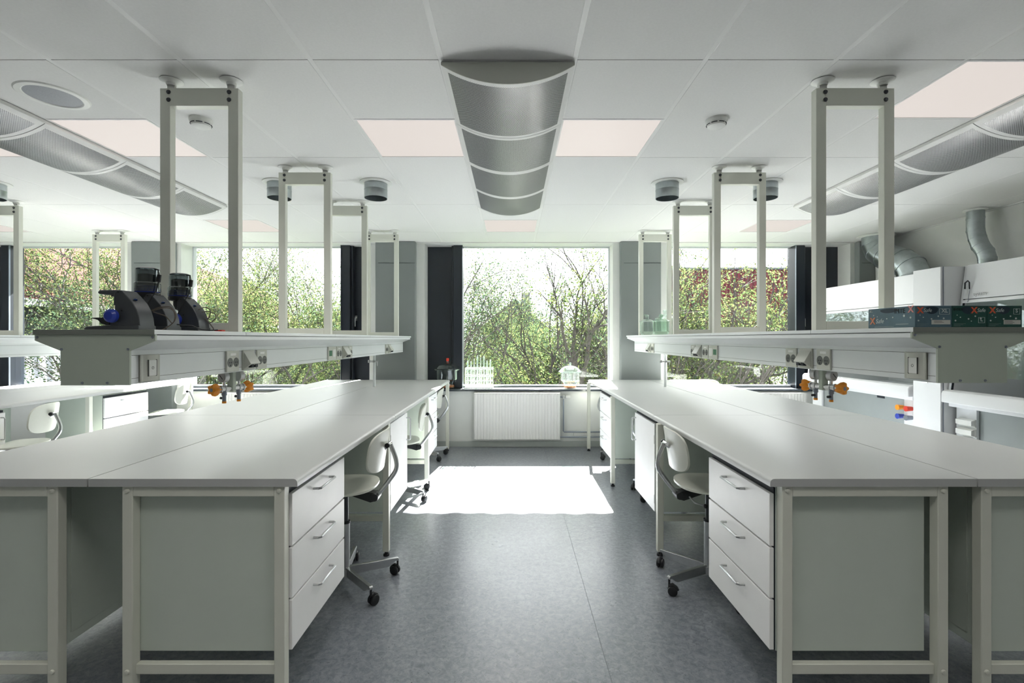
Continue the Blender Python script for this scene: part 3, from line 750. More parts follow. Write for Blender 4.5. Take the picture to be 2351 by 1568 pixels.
# ------------------------------------------------------------------ chairs
def make_chair(seat_z, group):
    r = thing('swivel_chair', '', 'chair', group=group)
    cy = -.0; sz = seat_z
    # seat shell (rounded super-ellipse, dished)
    def shell(nx, f, top, th):
        pass
    m = MB(); N_ = 40; rings = [0.02, .25, .5, .72, .88, .97, 1.0]
    def P(a, k):
        c, s_ = math.cos(a), math.sin(a); e = 2 / 2.7
        x = .205 * math.copysign(abs(c) ** e, c) * k; y = .200 * math.copysign(abs(s_) ** e, s_) * k
        z = .012 * (x / .2) ** 2 - .028 * max(0, y / .2) ** 3 + .012 * max(0, -y / .2) ** 2
        return x, y + .02, sz + z
    vs = []
    for off in (0, -.012):
        for k in rings:
            for j in range(N_):
                x, y, z = P(2 * PI * j / N_, k); vs.append((x, y, z + off - (.0 if k < 1 else .0)))
    nr = len(rings); fs = []
    for L in (0, 1):
        b = L * nr * N_
        for i in range(nr - 1):
            for j in range(N_):
                f = (b + i * N_ + j, b + i * N_ + (j + 1) % N_, b + (i + 1) * N_ + (j + 1) % N_, b + (i + 1) * N_ + j)
                fs.append(tuple(reversed(f)) if L == 0 else f)
        c = tuple(b + j for j in range(N_)); fs.append(c if L == 0 else tuple(reversed(c)))
    for j in range(N_):
        a = (nr - 1) * N_; fs.append((a + j, a + nr * N_ + j, a + nr * N_ + (j + 1) % N_, a + (j + 1) % N_))
    m.add(vs, fs); m.build('seat', M_seat, r, ang=50)
    # backrest: curved plate at y=-.19
    m = MB(); vs = []; W_, H_ = .175, .118; zc = sz + .215
    def Q(a, k):
        c, s_ = math.cos(a), math.sin(a); e = 2 / 3.2
        x = W_ * math.copysign(abs(c) ** e, c) * k; z = H_ * math.copysign(abs(s_) ** e, s_) * k
        return x, z
    for off in (0, -.011):
        for k in rings:
            for j in range(N_):
                x, z = Q(2 * PI * j / N_, k)
                y = -.218 + .045 * (x / W_) ** 2 - .05 * (z / H_) * .35
                vs.append((x, y + off, zc + z))
    fs = []
    for L in (0, 1):
        b = L * nr * N_
        for i in range(nr - 1):
            for j in range(N_):
                f = (b + i * N_ + j, b + i * N_ + (j + 1) % N_, b + (i + 1) * N_ + (j + 1) % N_, b + (i + 1) * N_ + j)
                fs.append(f if L == 0 else tuple(reversed(f)))
        c = tuple(b + j for j in range(N_)); fs.append(tuple(reversed(c)) if L == 0 else c)
    for j in range(N_):
        a = (nr - 1) * N_; fs.append((a + j, a + (j + 1) % N_, a + nr * N_ + (j + 1) % N_, a + nr * N_ + j))
    m.add(vs, fs); m.build('backrest', M_seat, r, ang=50)
    # back bar
    pts = [(0, -.165, sz - .055), (0, -.20, sz - .03), (0, -.255, sz + .04), (0, -.292, sz + .10), (0, -.290, sz + .16), (0, -.258, sz + .245)]
    sm = []
    for i in range(len(pts) - 1):
        for tt in (0, .25, .5, .75):
            p0 = Vector(pts[max(i - 1, 0)]); p1 = Vector(pts[i]); p2 = Vector(pts[i + 1]); p3 = Vector(pts[min(i + 2, len(pts) - 1)])
            sm.append(.5 * ((2 * p1) + (-p0 + p2) * tt + (2 * p0 - 5 * p1 + 4 * p2 - p3) * tt ** 2 + (-p0 + 3 * p1 - 3 * p2 + p3) * tt ** 3))
    sm.append(Vector(pts[-1]))
    MB().tube(sm, .013, n=10, flat=(1, 1)).build('back_bar', M_chrome, r)
    p = MB(); p.cyl((-.035, -.250, sz + .245), (.035, -.250, sz + .245), .011, n=14).cyl((0, -.255, sz + .24), (0, -.222, sz + .22), .010, n=10)
    p.build('back_pivot', M_chrome2, r)
    p = MB(); p.cyl((-.030, -.250, sz + .245), (-.044, -.250, sz + .245), .014, n=14); p.build('pivot_knob', M_rubber, r)
    b = MB(); b.prism([(-.19, sz - .075), (-.19, sz - .035), (-.05, sz - .013), (.10, sz - .013), (.10, sz - .03), (-.02, sz - .04), (-.15, sz - .085)], 'x', -.03, .03)
    b.cyl((-.04, -.175, sz - .055), (.04, -.175, sz - .055), .022, n=16); b.build('seat_bracket', M_rubber, r, bevel=.002)
    lv = MB(); lv.tube([(.03, -.12, sz - .06), (.06, -.10, sz - .085), (.10, -.06, sz - .09)], .005, n=8); lo = lv.build('lever', M_chrome, r)
    MB().lathe([(.0001, -.012), (.009, -.010), (.012, 0), (.009, .010), (.0001, .012)], (.105, -.055, sz - .09), n=12).build('lever_knob', M_rubber, lo)
    MB().cyl((0, 0, .36), (0, 0, sz - .03), .0145, n=18).build('gas_column', M_dark, r)
    c = MB().cyl((0, 0, .075), (0, 0, sz - .21), .0225, n=24).cyl((0, 0, .06), (0, 0, .10), .032, n=24).build('outer_column', M_chrome, r)
    MB().cyl((0, 0, sz - .212), (0, 0, sz - .20), .025, n=24).build('column_collar', M_rubber, c)
    for k in range(5):
        a = 2 * PI * k / 5 + math.radians(8); ca, sa = math.cos(a), math.sin(a)
        T = Matrix.Rotation(a, 4, 'Z')
        lg = MB(); lg.M = T; lg.prism([(.02, .062), (.02, .112), (.30, .105), (.306, .098), (.306, .088), (.285, .088), (.26, .068), (.24, .060)], 'y', -.010, .010)
        l = lg.build('base_leg', M_chrome, r, bevel=.0015)
        q = MB(); q.M = T @ Matrix.Translation((.30, 0, 0)) @ Matrix.Rotation(.6 * k, 4, 'Z')
        for yy in (-.012, .012):
            q.lathe([(.0001, yy - .009), (.020, yy - .009), (.026, yy - .006), (.0265, yy), (.026, yy + .006), (.020, yy + .009), (.0001, yy + .009)], (.018, 0, .0268), n=20, axis='y')
        q.cyl((0, 0, .045), (0, 0, .09), .006, n=8).tube([(.0, 0, .05), (.018, 0, .058), (.036, 0, .045), (.044, 0, .03)], .011, n=8)
        q.build('caster', M_rubber, l)
    return r
ch = make_chair(.575, 'white swivel lab chairs')
ch.location = (-.968, 2.82, 0); ch.rotation_euler = (0, 0, PI / 2); ch['label'] = 'white swivel chair nearest the camera left of the aisle'
o = dup(ch, (1.145, 2.85, 0), -PI / 2, 'white swivel chair nearest the camera right of the aisle')
ch2 = make_chair(.50, 'white swivel lab chairs')
ch2.location = (-1.03, 4.42, 0); ch2.rotation_euler = (0, 0, PI / 2 + .2); ch2['label'] = 'second white swivel chair from the camera left of the aisle'
dup(ch2, (1.38, 4.42, 0), -PI / 2 + .1, 'white swivel chair behind the right door cabinet, casters showing')
dup(ch2, (-1.08, 5.88, 0), PI / 2, 'far white swivel chair left of the aisle, beside the window')
dup(ch2, (1.33, 5.86, 0), -PI / 2 - .1, 'far white swivel chair right of the aisle, beside the window')
dup(ch, (-4.0, 3.92, 0), PI / 2 + .25, 'white swivel chair at the far left row, seen below the spine end plate')
dup(ch, (-4.03, 5.62, 0), PI / 2 + .25, 'white swivel chair at the far left row, right of the drawer unit')
dup(ch, (2.36, 6.08, 0), PI / 2 + .9, 'white chair back peeking over the right island by the window')

# ------------------------------------------------------------------ radiators and pipes
def make_radiator(w, z0, z1, n):
    r = thing('radiator', '', 'radiator', group='white panel radiators')
    m = MB(); m.box(0, w, .0, .012, z0, z1); m.box(0, w, .05, .062, z0, z1)
    MB().box(0, w, .001, .085, z1 - .012, z1).box(0, .012, .0, .085, z0, z1 - .012).box(w - .012, w, .0, .085, z0, z1 - .012).box(0, w, .073, .085, z0, z1 - .012).build('radiator_case', M_rad, r, bevel=.003)
    p = w / n; vs = []; zz0, zz1 = z0 + .004, z1 - .008; f = []
    xs_ = []
    q = MB()
    prof = []
    for k in range(n):
        a = k * p + .006
        prof += [(a, 0.000), (a + p * .2, -.006), (a + p * .68, -.006), (a + p * .88, 0.000)]
    prof = [(x_, y_) for x_, y_ in prof if .004 < x_ < w - .004]
    vs = [(x_, y_, zz0) for x_, y_ in prof] + [(x_, y_, zz1) for x_, y_ in prof]
    L = len(prof); f = [(i, i + 1, i + 1 + L, i + L) for i in range(L - 1)]
    q.add(vs, f); q.build('ribbed_face', M_rad, r, ang=20)
    return r
R1 = make_radiator(1.13, .112, .722, 28); R1.location = (-.508, 6.355, 0); R1['label'] = 'white ribbed panel radiator under the middle window'
dup(R1, (-3.75, 6.355, 0), 0, 'white ribbed panel radiator under the left window, behind the left island')
dup(R1, (2.72, 6.355, 0), 0, 'white ribbed panel radiator under the right window, behind the right island')
def make_pipes(label, loc):
    r = thing('heating_pipes', label, 'pipes', loc, group='heating pipes beside the radiators')
    pm = mat('painted pipe', (172, 178, 170), .35, .3)
    p1 = MB().tube([(.0, -.04, .665), (.03, -.04, .665), (.045, -.04, .65), (.045, -.04, .215), (.055, -.04, .205), (.55, -.04, .205)], .009, n=10).tube([(0, -.04, .138), (.55, -.04, .138)], .009, n=10)
    p1.build('pipe_run', M_alu, r)
    MB().box(.18, .55, -.03, 0, .15, .192).build('pipe_duct', M_rad, r, bevel=.003)
    v = MB().cyl((.045, -.04, .64), (.045, -.04, .69), .014, n=12).cyl((.055, -.04, .665), (.075, -.04, .665), .012, n=12); v.build('valve_body', M_chrome, r)
    MB().cyl((.075, -.04, .665), (.135, -.04, .665), .022, .024, n=18).build('thermostat_head', M_white, r, bevel=.002)
    return r
make_pipes('heating pipes and white thermostat valve right of the middle radiator', (.624, 6.44, 0))

# ------------------------------------------------------------------ fume hoods
FX = 3.85
def make_hood(label, y0, y1, chute):
    r = thing('fume_hood', label, 'fume hood', (FX, y0, 0), group='fume hoods along the right wall')
    T = Matrix.Translation((-FX, -y0, 0)); B = XR - .02
    def H():
        q = MB(); q.M = T; return q
    H().box(FX + .03, B, y0, y1, 1.80, 2.045).build('hood_top', M_hood, r, bevel=.003)
    H().prism([(FX, 2.052), (FX - .040, 1.765), (FX - .020, 1.765), (FX + .028, 2.052)], 'y', y0 + .06, y1 - .03).build('fascia_panel', M_hood, r, bevel=.003)
    H().prism([(FX - .042, 1.758), (FX - .046, 1.732), (FX - .02, 1.732), (FX - .02, 1.758)], 'y', y0 + .06, y1 - .03).build('fascia_lower_strip', M_hood, r, bevel=.002)
    for a, b in ((y0, y0 + .03), (y1 - .03, y1)):
        H().prism([(FX + .01, 2.05), (FX - .135, 1.0), (FX - .06, .9), (B, .9), (B, 1.80), (B, 2.05)], 'y', a, b).build('side_wall', M_hood, r, bevel=.002)
    H().prism([(FX + .002, 2.05), (FX - .14, 1.0), (FX - .125, 1.0), (FX + .016, 2.05)], 'y', y1 - .036, y1 - .030).build('side_gap', M_gap, r)
    H().box(B - .02, B - .001, y0 + .03, y1 - .03, .9, 1.80).build('back_baffle', M_hood, r)
    g = H(); g.prism([(FX - .034, 1.735), (FX - .115, 1.13), (FX - .109, 1.13), (FX - .028, 1.735)], 'y', y0 + .06, y1 - .06); g.build('sash_glass', M_sash, r)
    H().box(FX - .16, B, y0 + .03, y1 - .03, .86, .915).build('hood_worktop', M_hood, r, bevel=.004)
    q = H(); n = 6; R_ = .03
    q.prism([(FX - .215, .895), (FX - .12, .895), (FX - .12, 1.0), (FX - .185, 1.0), (FX - .205, .99), (FX - .215, .97)], 'y', y0 + .01, y1 - .02); q.build('front_lip', M_hood, r, bevel=.006)
    q = H(); q.box(FX - .06, B, y0 + .02, y1 - .02, .08, .86); q.build('base_cabinet', M_hoodg, r, bevel=.003)
    q = H(); q.box(FX - .075, FX - .060, y0 + .10 if chute == 'A' else y0 + .3, y1 - .42 if chute == 'A' else y1 - .25, .10, .855); q.build('cabinet_door', M_hoodg, r, bevel=.002)
    for a, b in ((y0 + .02, y0 + .22), (y1 - .20, y1 - .02)):
        q = H(); q.box(FX - .085, FX - .062, a, b, .08, .86); q.build('service_panel', M_hood, r, bevel=.002)
    # strap hook
    q = H(); yy = y1 - .11
    q.tube([(FX - .045, yy + .055, 1.85), (FX - .052, yy + .045, 1.90), (FX - .052, yy + .02, 1.915), (FX - .048, yy + .012, 1.90), (FX - .043, yy + .016, 1.845)], .0055, n=8, flat=(.6, 1)); q.build('sash_cord_hook', M_rubber, r)
    q = H(); q.tube([(FX - .039, yy + .016, 1.845), (FX - .050, yy + .025, 1.735)], .002, n=6); q.build('sash_cord', M_alu, r)
    dirv = Vector((-.040 * -1, 0, .287)).normalized()
    tt = text('maker_lettering', 'system', .040, M_grey, r, (-.0425, y1 - .13 - y0, 1.778), (0, 0, 0), .0004)
    ang = math.atan2(.040, .287)
    tt.rotation_euler = (Matrix.Rotation(-ang, 4, 'Y') @ Matrix.Rotation(-PI / 2, 4, 'Z') @ Matrix.Rotation(PI / 2, 4, 'X')).to_euler()
    return r, T
hA, TA = make_hood('farther white fume hood on the right, beside the window', 4.455, 6.12, 'A')
hB, TB = make_hood('nearer white fume hood on the right, cut by the picture edge', 2.55, 4.145, 'B')
def colour_taps():
    for (y, z, m, nm) in ((4.72, .775, M_orange, 'orange'), (4.62, .775, M_red, 'red'), (4.72, .69, M_blue, 'blue'), (4.62, .69, M_alu, 'grey')):
        q = MB(); q.M = Matrix.Translation((-FX, -4.455, 0)); q.cyl((FX - .085, y - .06, z), (FX - .105, y - .06, z), .012, n=14).cyl((FX - .105, y - .06, z), (FX - .165, y - .06, z), .020, .026, n=14)
        k = q.build('tap_knob', m, hA); k['label'] = nm + ' tap knob'
colour_taps()
q = MB(); q.M = Matrix.Translation((-FX, -4.455, 0)); q.box(FX - .080, FX - .076, 4.93, 5.03, .825, .85); q.build('display', M_gap, hA)
for k, (z, w_) in enumerate(((.74, .15), (.66, .15), (.585, .10))):
    q = MB(); q.M = Matrix.Translation((-FX, -2.55, 0)); y = 4.02
    q.box(FX - .097, FX - .085, y - w_ / 2, y + w_ / 2, z - .032, z + .032); so = q.build('wall_socket', M_white, hB, bevel=.003)
    q = MB(); q.M = Matrix.Translation((-FX, -2.55, 0)); q.prism([(FX - .097, z + .03), (FX - .125, z + .02), (FX - .125, z - .02), (FX - .097, z - .025)], 'y', y - w_ / 2 + .004, y + w_ / 2 - .004)
    q.build('socket_flap', M_white, so, bevel=.002)
u = thing('tall_service_cabinet', 'tall narrow white cabinet between the two fume hoods', 'cabinet', (3.66, 4.15, 0))
U = Matrix.Translation((-3.66, -4.15, 0))
q = MB(); q.M = U; q.box(3.68, XR - .02, 4.155, 4.445, 0, 2.05); q.build('carcass', M_hood, u, bevel=.003)
q = MB(); q.M = U; q.box(3.660, 3.679, 4.158, 4.442, .08, 1.05); q.build('lower_door', M_hood, u, bevel=.002)
q = MB(); q.M = U; q.box(3.660, 3.679, 4.158, 4.442, 1.056, 2.048); q.build('upper_door', M_hood, u, bevel=.002)
q = MB(); q.M = U; q.tube([(3.66, 4.27, 1.07), (3.645, 4.27, 1.07), (3.645, 4.27, 1.045), (3.645, 4.34, 1.045)], .004, n=6); q.build('door_catch', M_chrome, u)
q = MB(); q.M = U; q.box(3.678, 3.683, 4.152, 4.156, .0, 2.048); q.build('edge_strip', M_alu, u)

# ducts
def duct(label, pts, r_, collar_z):
    t = thing('exhaust_duct', label, 'ventilation duct', pts[0], group='galvanised exhaust ducts')
    o_ = Vector(pts[0]); P = [Vector(p) - o_ for p in pts]
    sm = []
    for i in range(len(P) - 1):
        p0, p1, p2, p3 = P[max(i - 1, 0)], P[i], P[i + 1], P[min(i + 2, len(P) - 1)]
        for tt in np.linspace(0, 1, 4, endpoint=False): sm.append(p1.lerp(p2, tt))
    sm.append(P[-1])
    MB().tube(sm, r_, n=36).build('duct_pipe', M_zinc, t, ang=60)
    for i, p in enumerate(P[1:-1]):
        d = (P[i + 2] - P[i]).normalized()
        q = MB(); q.cyl(p - d * .008, p + d * .008, r_ * 1.035, n=36, caps=True); q.build('seam_ring', M_zinc, t)
    MB().lathe([(r_, -.002), (r_ * 1.35, -.002), (r_ * 1.35, -.012), (r_, -.018)], (0, 0, 0), n=36).build('duct_collar', M_white, t)
    return t
duct('large galvanised elbow duct running down to the farther fume hood', [(4.50, 6.02, ZC - .002), (4.50, 6.02, 2.60), (4.50, 5.96, 2.50), (4.50, 5.85, 2.42), (4.50, 5.62, 2.32), (4.50, 5.50, 2.24), (4.50, 5.45, 2.14), (4.50, 5.45, 2.047)], .15, 0)
duct('slim galvanised spiral duct running down to the nearer fume hood', [(4.57, 4.80, ZC - .002), (4.57, 4.80, 2.62), (4.57, 4.80, 2.50), (4.57, 4.78, 2.42), (4.57, 4.75, 2.34), (4.57, 4.70, 2.27), (4.57, 4.68, 2.20), (4.57, 4.68, 2.12)], .070, 0)
# short filler so that the slim duct meets a roof box
q = MB(); q.box(4.36, 4.72, 4.50, 4.80, 2.046, 2.12); tag(q.build('duct_plinth', M_hood, bevel=.003), 'low white box on the hood roof where the slim duct lands', 'duct box')

# ------------------------------------------------------------------ things on the left spine: microscopes
def make_scope(kind):
    """local: base on z=0, arm back at x=+.10, front -x; y 0 = near side"""
    r = thing('microscope', '', 'microscope', group='microscopes on the left spine shelf')
    k = .000258
    def P(pts): return [((px - 480) * k, (1150 - py) * k) for px, py in pts]
    body = P([(450, 1146), (450, 1000), (520, 960), (525, 790), (505, 780), (510, 620), (540, 560), (620, 556), (700, 640), (790, 740), (850, 850), (885, 960), (900, 1080), (902, 1146)])
    b = MB().prism(body, 'y', 0.008, .086).build('microscope_arm', M_dark, r, bevel=.012, seg=4)
    MB().prism(P([(85, 1149), (88, 1120), (130, 1096), (460, 1080), (900, 1080), (902, 1149)]), 'y', 0, .094).build('microscope_base', M_dark, r, bevel=.006, seg=3)
    MB().prism(P([(170, 968), (450, 962), (450, 1075), (400, 1078), (330, 1055), (280, 1005), (240, 990), (170, 976)]), 'y', .006, .088).build('stage', M_rubber, r, bevel=.002)
    if kind == 'bare':
        MB().prism(P([(228, 600), (232, 575), (255, 550), (560, 548), (560, 618), (500, 634), (250, 612)]), 'y', .018, .076).build('head_arm', M_dark, r, bevel=.006, seg=3)
        MB().box((400 - 480) * k, (505 - 480) * k, .03, .065, (1150 - 645) * k, (1150 - 620) * k).build('nosepiece_mount', M_rubber, r)
    else:
        cx, cy = (480 - 480) * k + -.005, .047
        MB().lathe([(.0001, .098), (.018, .100), (.026, .120), (.026, .138), (.044, .142), (.046, .150), (.046, .158), (.0001, .160)], (cx, cy, 0), n=28).build('nosepiece', M_rubber, r)
        MB().lathe([(.0001, .160), (.045, .160), (.048, .172), (.046, .184), (.040, .190), (.0001, .191)], (cx, cy, 0), n=28).build('blue_collar', mat('blue film', (38, 52, 120), .25), r)
        MB().lathe([(.0001, .190), (.030, .190), (.034, .194), (.034, .236), (.030, .240), (.0001, .241)], (cx, cy, 0), n=28).build('camera_head', M_dark, r)
        MB().lathe([(.048, .165), (.0475, .2), (.043, .205), (.0425, .256), (.036, .264), (.0001, .266)], (cx, cy, 0), n=32).build('clear_cover', M_glassd, r)
        MB().lathe([(.043, .262), (.030, .267), (.0001, .268), (.0001, .262)], (cx, cy, 0), n=28).build('cover_cap', M_rubber, r)
        c = MB(); pts = [(cx + .03, cy, .262), (cx + .05, cy - .005, .258), (cx + .058, cy - .01, .235), (cx + .056, cy - .012, .205), (cx + .055, cy - .02, .17), (cx + .045, cy - .05, .12), (cx + .02, cy - .056, .06)]
        c.tube(pts, .0022, n=8); cb = c.build('head_cable', M_rubber, r)
        MB().cyl((cx + .0585, cy - .0095, .236), (cx + .0555, cy - .013, .205), .0085, n=14).build('ferrite_bead', M_rubber, cb, bevel=.001)
    kn = MB()
    for s, y in ((-1, .0), (1, .094)):
        q = MB(); ys = y
        q.lathe([(.010, ys), (.020, ys + s * .003), (.026, ys + s * .010), (.025, ys + s * .022), (.016, ys + s * .030), (.0001, ys + s * .031)], ((548 - 480) * k, 0, (1150 - 945) * k), n=28, axis='y')
        q.build('focus_knob', M_blue, r)
    # badge on the side near the arm's rear
    q = MB(); q.M = Matrix.Translation(((775 - 480) * k, .030, (1150 - 700) * k)) @ Matrix.Rotation(math.radians(-42), 4, 'Y') @ Matrix.Rotation(PI / 2, 4, 'Z') @ Matrix.Scale(.62, 4, (0, 1, 0))
    q.lathe([(.0001, .0045), (.0075, .0042), (.0085, .001), (.0085, 0)], n=20)
    bg_ = q.build('badge', mat('badge blue', (30, 62, 120), .3), r)
    q = MB(); q.M = Matrix.Translation(((775 - 480) * k, .030, (1150 - 700) * k)) @ Matrix.Rotation(math.radians(-42), 4, 'Y') @ Matrix.Translation((0, 0, .0046))
    q.box(-.0015, .0015, -.005, .005, 0, .0004); q.build('badge_stripe', M_inkw, bg_)
    q = MB()
    for px, py in ((578, 585), (628, 862)): q.cyl(((px - 480) * k, .0085, (1150 - py) * k), ((px - 480) * k, .0065, (1150 - py) * k), .003, n=10)
    q.build('arm_screw', M_rubber, r)
    return r
ZS = 1.4645
m1 = make_scope('bare'); m1.location = (-1.541, 1.86, ZS); m1['label'] = 'black microscope without a head, at the near end of the left spine'
m2 = make_scope('head'); m2.location = (-1.545, 2.015, ZS); m2['label'] = 'black microscope with dark capped head, middle of the three on the left spine'
dup(m2, (-1.533, 2.20, ZS), 0, 'black microscope with dark capped head, farthest of the three on the left spine')
# coiled cables
def loops(name, label, pts, r_, m, n=120):
    P = [Vector(p) for p in pts]; sm = []
    for i in range(len(P) - 1):
        p0, p1, p2, p3 = P[max(i - 1, 0)], P[i], P[i + 1], P[min(i + 2, len(P) - 1)]
        for tt in np.linspace(0, 1, 8, endpoint=False): sm.append(.5 * ((2 * p1) + (-p0 + p2) * tt + (2 * p0 - 5 * p1 + 4 * p2 - p3) * tt ** 2 + (-p0 + 3 * p1 - 3 * p2 + p3) * tt ** 3))
    sm.append(P[-1])
    return tag(MB().tube(sm, r_, n=8).build(name, m), label, 'cable')
def cz(x, y, D):  # pixel to point at depth D
    return ((x - 1177) * D / F, D, 1.43 + (778 - y) * D / F)
D = 2.30
loops('power_cable', 'brown cable looping up from the shelf right of the farthest microscope',
      [cz(452, 712, 2.24), cz(470, 706, 2.25), cz(482, 712, 2.26), cz(480, 728, 2.28), cz(466, 745, 2.29), cz(458, 752, 2.30), cz(478, 744, 2.31), cz(494, 732, 2.30), cz(494, 722, 2.28), cz(482, 716, 2.27), cz(463, 716, 2.26), cz(450, 722, 2.25), cz(470, 732, 2.26), cz(484, 746, 2.28), cz(490, 757, 2.29), cz(476, 758, 2.28), cz(455, 757, 2.26)], .0022, M_cable)
loops('coiled_cable', 'bundled grey cable draped over the middle microscope',
      [cz(348, 713, 1.98), cz(365, 706, 1.985), cz(388, 704, 1.99), cz(398, 712, 2.0), cz(402, 728, 2.0), cz(396, 742, 1.99), cz(380, 726, 1.975), cz(352, 716, 1.975), cz(366, 709, 1.97), cz(390, 708, 1.98), cz(404, 722, 1.99), cz(400, 738, 1.985), cz(386, 750, 1.98), cz(372, 757, 1.97)], .0022, M_cable)
loops('black_lead', 'black lead lying along the shelf in front of the far microscope',
      [cz(392, 748, 2.06), cz(404, 745, 2.08), cz(420, 746, 2.10), cz(440, 747, 2.13), cz(455, 754, 2.16), cz(470, 757, 2.18), cz(486, 758.2, 2.2), cz(500, 757.5, 2.22)], .0026, M_rubber)
q = MB().box(0, .035, 0, .03, 0, .008); o = q.build('red_clip', M_red, bevel=.002); o.location = (-1.402 - .01, 2.30, ZS); tag(o, 'small red plastic clip on the shelf by the cable loops', 'clip')

# ------------------------------------------------------------------ glove boxes
ZR = 1.4735
def glove_box(label, x0, y0, w, l, m, side_text, size, kind):
    r = thing('glove_box', label, 'glove box', (x0, y0, ZR), group='glove boxes on the right spine')
    H = .079
    MB().box(0, w, 0, l, 0, H).build('carton', m, r, bevel=.0012)
    T = (PI / 2, 0, 0)
    text('maker_mark', 'X', .030, M_inko, r, (.008 if kind != 'L' else .070, -.0006, .046), T, bold=.0012)
    text('safe_lettering', 'Safe', .019, M_inkw, r, (.030 if kind != 'L' else .091, -.0006, .052), T, shear=.2)
    text('size_letter', size, .019, M_inkw, r, (w - .012 - .013 * len(size), -.0006, .050 if kind != 'L' else .018), T, bold=.0003)
    b = MB(); x1 = w - .008; x0_ = w - .018 - .014 * len(size); z0 = (.047 if kind != 'L' else .015); z1 = z0 + .020
    for a in ((x0_, x1, z0, z0 + .001), (x0_, x1, z1, z1 + .001), (x0_, x0_ + .001, z0, z1), (x1 - .001, x1, z0, z1)): b.box(a[0], a[1], -.0008, 0, a[2], a[3])
    b.build('size_frame', M_inkw, r, smooth=False)
    if kind != 'L':
        lb = MB().box(w - .075 if kind == 'XL' else w - .068, w - .006, -.001, 0, .010, .026).build('paper_label', M_label, r, smooth=False)
        q = MB()
        for i in range(2 if kind == 'XL' else 3): q.box(w - .066, w - .036 + .006 * (i % 2), -.0014, -.0009, .021 - .0045 * i, .0222 - .0045 * i)
        q.build('label_print', M_ink, lb, smooth=False)
    dr = MB()
    for (x, z, rr) in ((.018, .044, .0018), (.030, .036, .0022), (.060, .030, .003), (.085, .040, .0028), (.105, .032, .0035), (.012, .024, .003), (w * .55, .022, .002)):
        dr.cyl((x, 0, z), (x, -.0007, z), rr, n=10)
    dr.build('droplet_print', M_inkw, r, smooth=False)
    bl = MB(); bl.add([(w * .30 + .05 * math.cos(a) * .5 + .02, -.0005, .068 + .020 * math.sin(a) * (1 if math.sin(a) < 0 else .4)) for a in np.linspace(0, 2 * PI, 20, endpoint=False)], [tuple(range(20))])
    bl.build('dark_print', mat('dark print', (24, 48, 62) if kind == 'XL' else (10, 42, 46), .45), r, smooth=False)
    fp = MB()
    for i in range(3): fp.box(.006, .05 - .01 * i, -.0007, 0, .012 - .004 * i, .0130 - .004 * i)
    fp.build('fine_print', mat('dim ink', (120, 140, 140) if kind == 'XL' else (60, 110, 98), .5), r, smooth=False)
    if side_text:
        S_ = (PI / 2, 0, -PI / 2)
        text('side_lettering', 'IMTE', .025, M_ink, r, (-.0006, .098, .050), S_)
        text('side_mark', 'X', .034, mat('pink ink', (222, 150, 145), .5), r, (-.0006, .031, .049), S_, bold=.0012)
        text('side_safe', 'Safe', .026, M_inkw, r, (-.0006, l - .042, .014), S_, shear=.2)
        text('side_mark_low', 'X', .036, mat('dull orange ink', (206, 130, 90), .5), r, (-.0006, l - .012, .010), S_, bold=.0014)
        text('side_size', 'XL', .014, M_inkw, r, (-.0006, l - .008, .062), S_)
        q = MB()
        for (y, z, rr) in ((l - .10, .036, .0028), (l - .13, .040, .0032), (.05, .044, .005), (.02, .036, .004), (l - .05, .046, .002), (l - .03, .052, .003)): q.cyl((0, y, z), (-.0007, y, z), rr, n=10)
        q.box(-.0007, 0, .03, .09, .012, .0135); q.box(-.0007, 0, .10, .20, .004, .005)
        q.build('side_droplets', M_inkw, r, smooth=False)
        q = MB(); q.add([(-.0005, .125 + .045 * math.cos(a), .070 + .012 * math.sin(a) * (1 if math.sin(a) < 0 else .5)) for a in np.linspace(0, 2 * PI, 20, endpoint=False)], [tuple(range(20))]); q.build('side_blob', mat('dark print', (24, 48, 62), .45), r, smooth=False)
    return r
glove_box('blue-grey glove box marked XL at the left end of the row', 1.482, 1.79, .135, .235, M_boxb, True, 'XL', 'XL')
gl = glove_box('dark green glove box marked L, second in the row', 1.6185, 1.79, .128, .235, M_boxg, False, 'L', 'L')
text('maker_lettering', 'IMTEX', .013, M_ink, gl, (.004, -.0006, .058), (PI / 2, 0, 0))
glove_box('dark green glove box marked S, cut by the right picture edge', 1.748, 1.79, .128, .235, M_boxg, False, 'S', 'S')

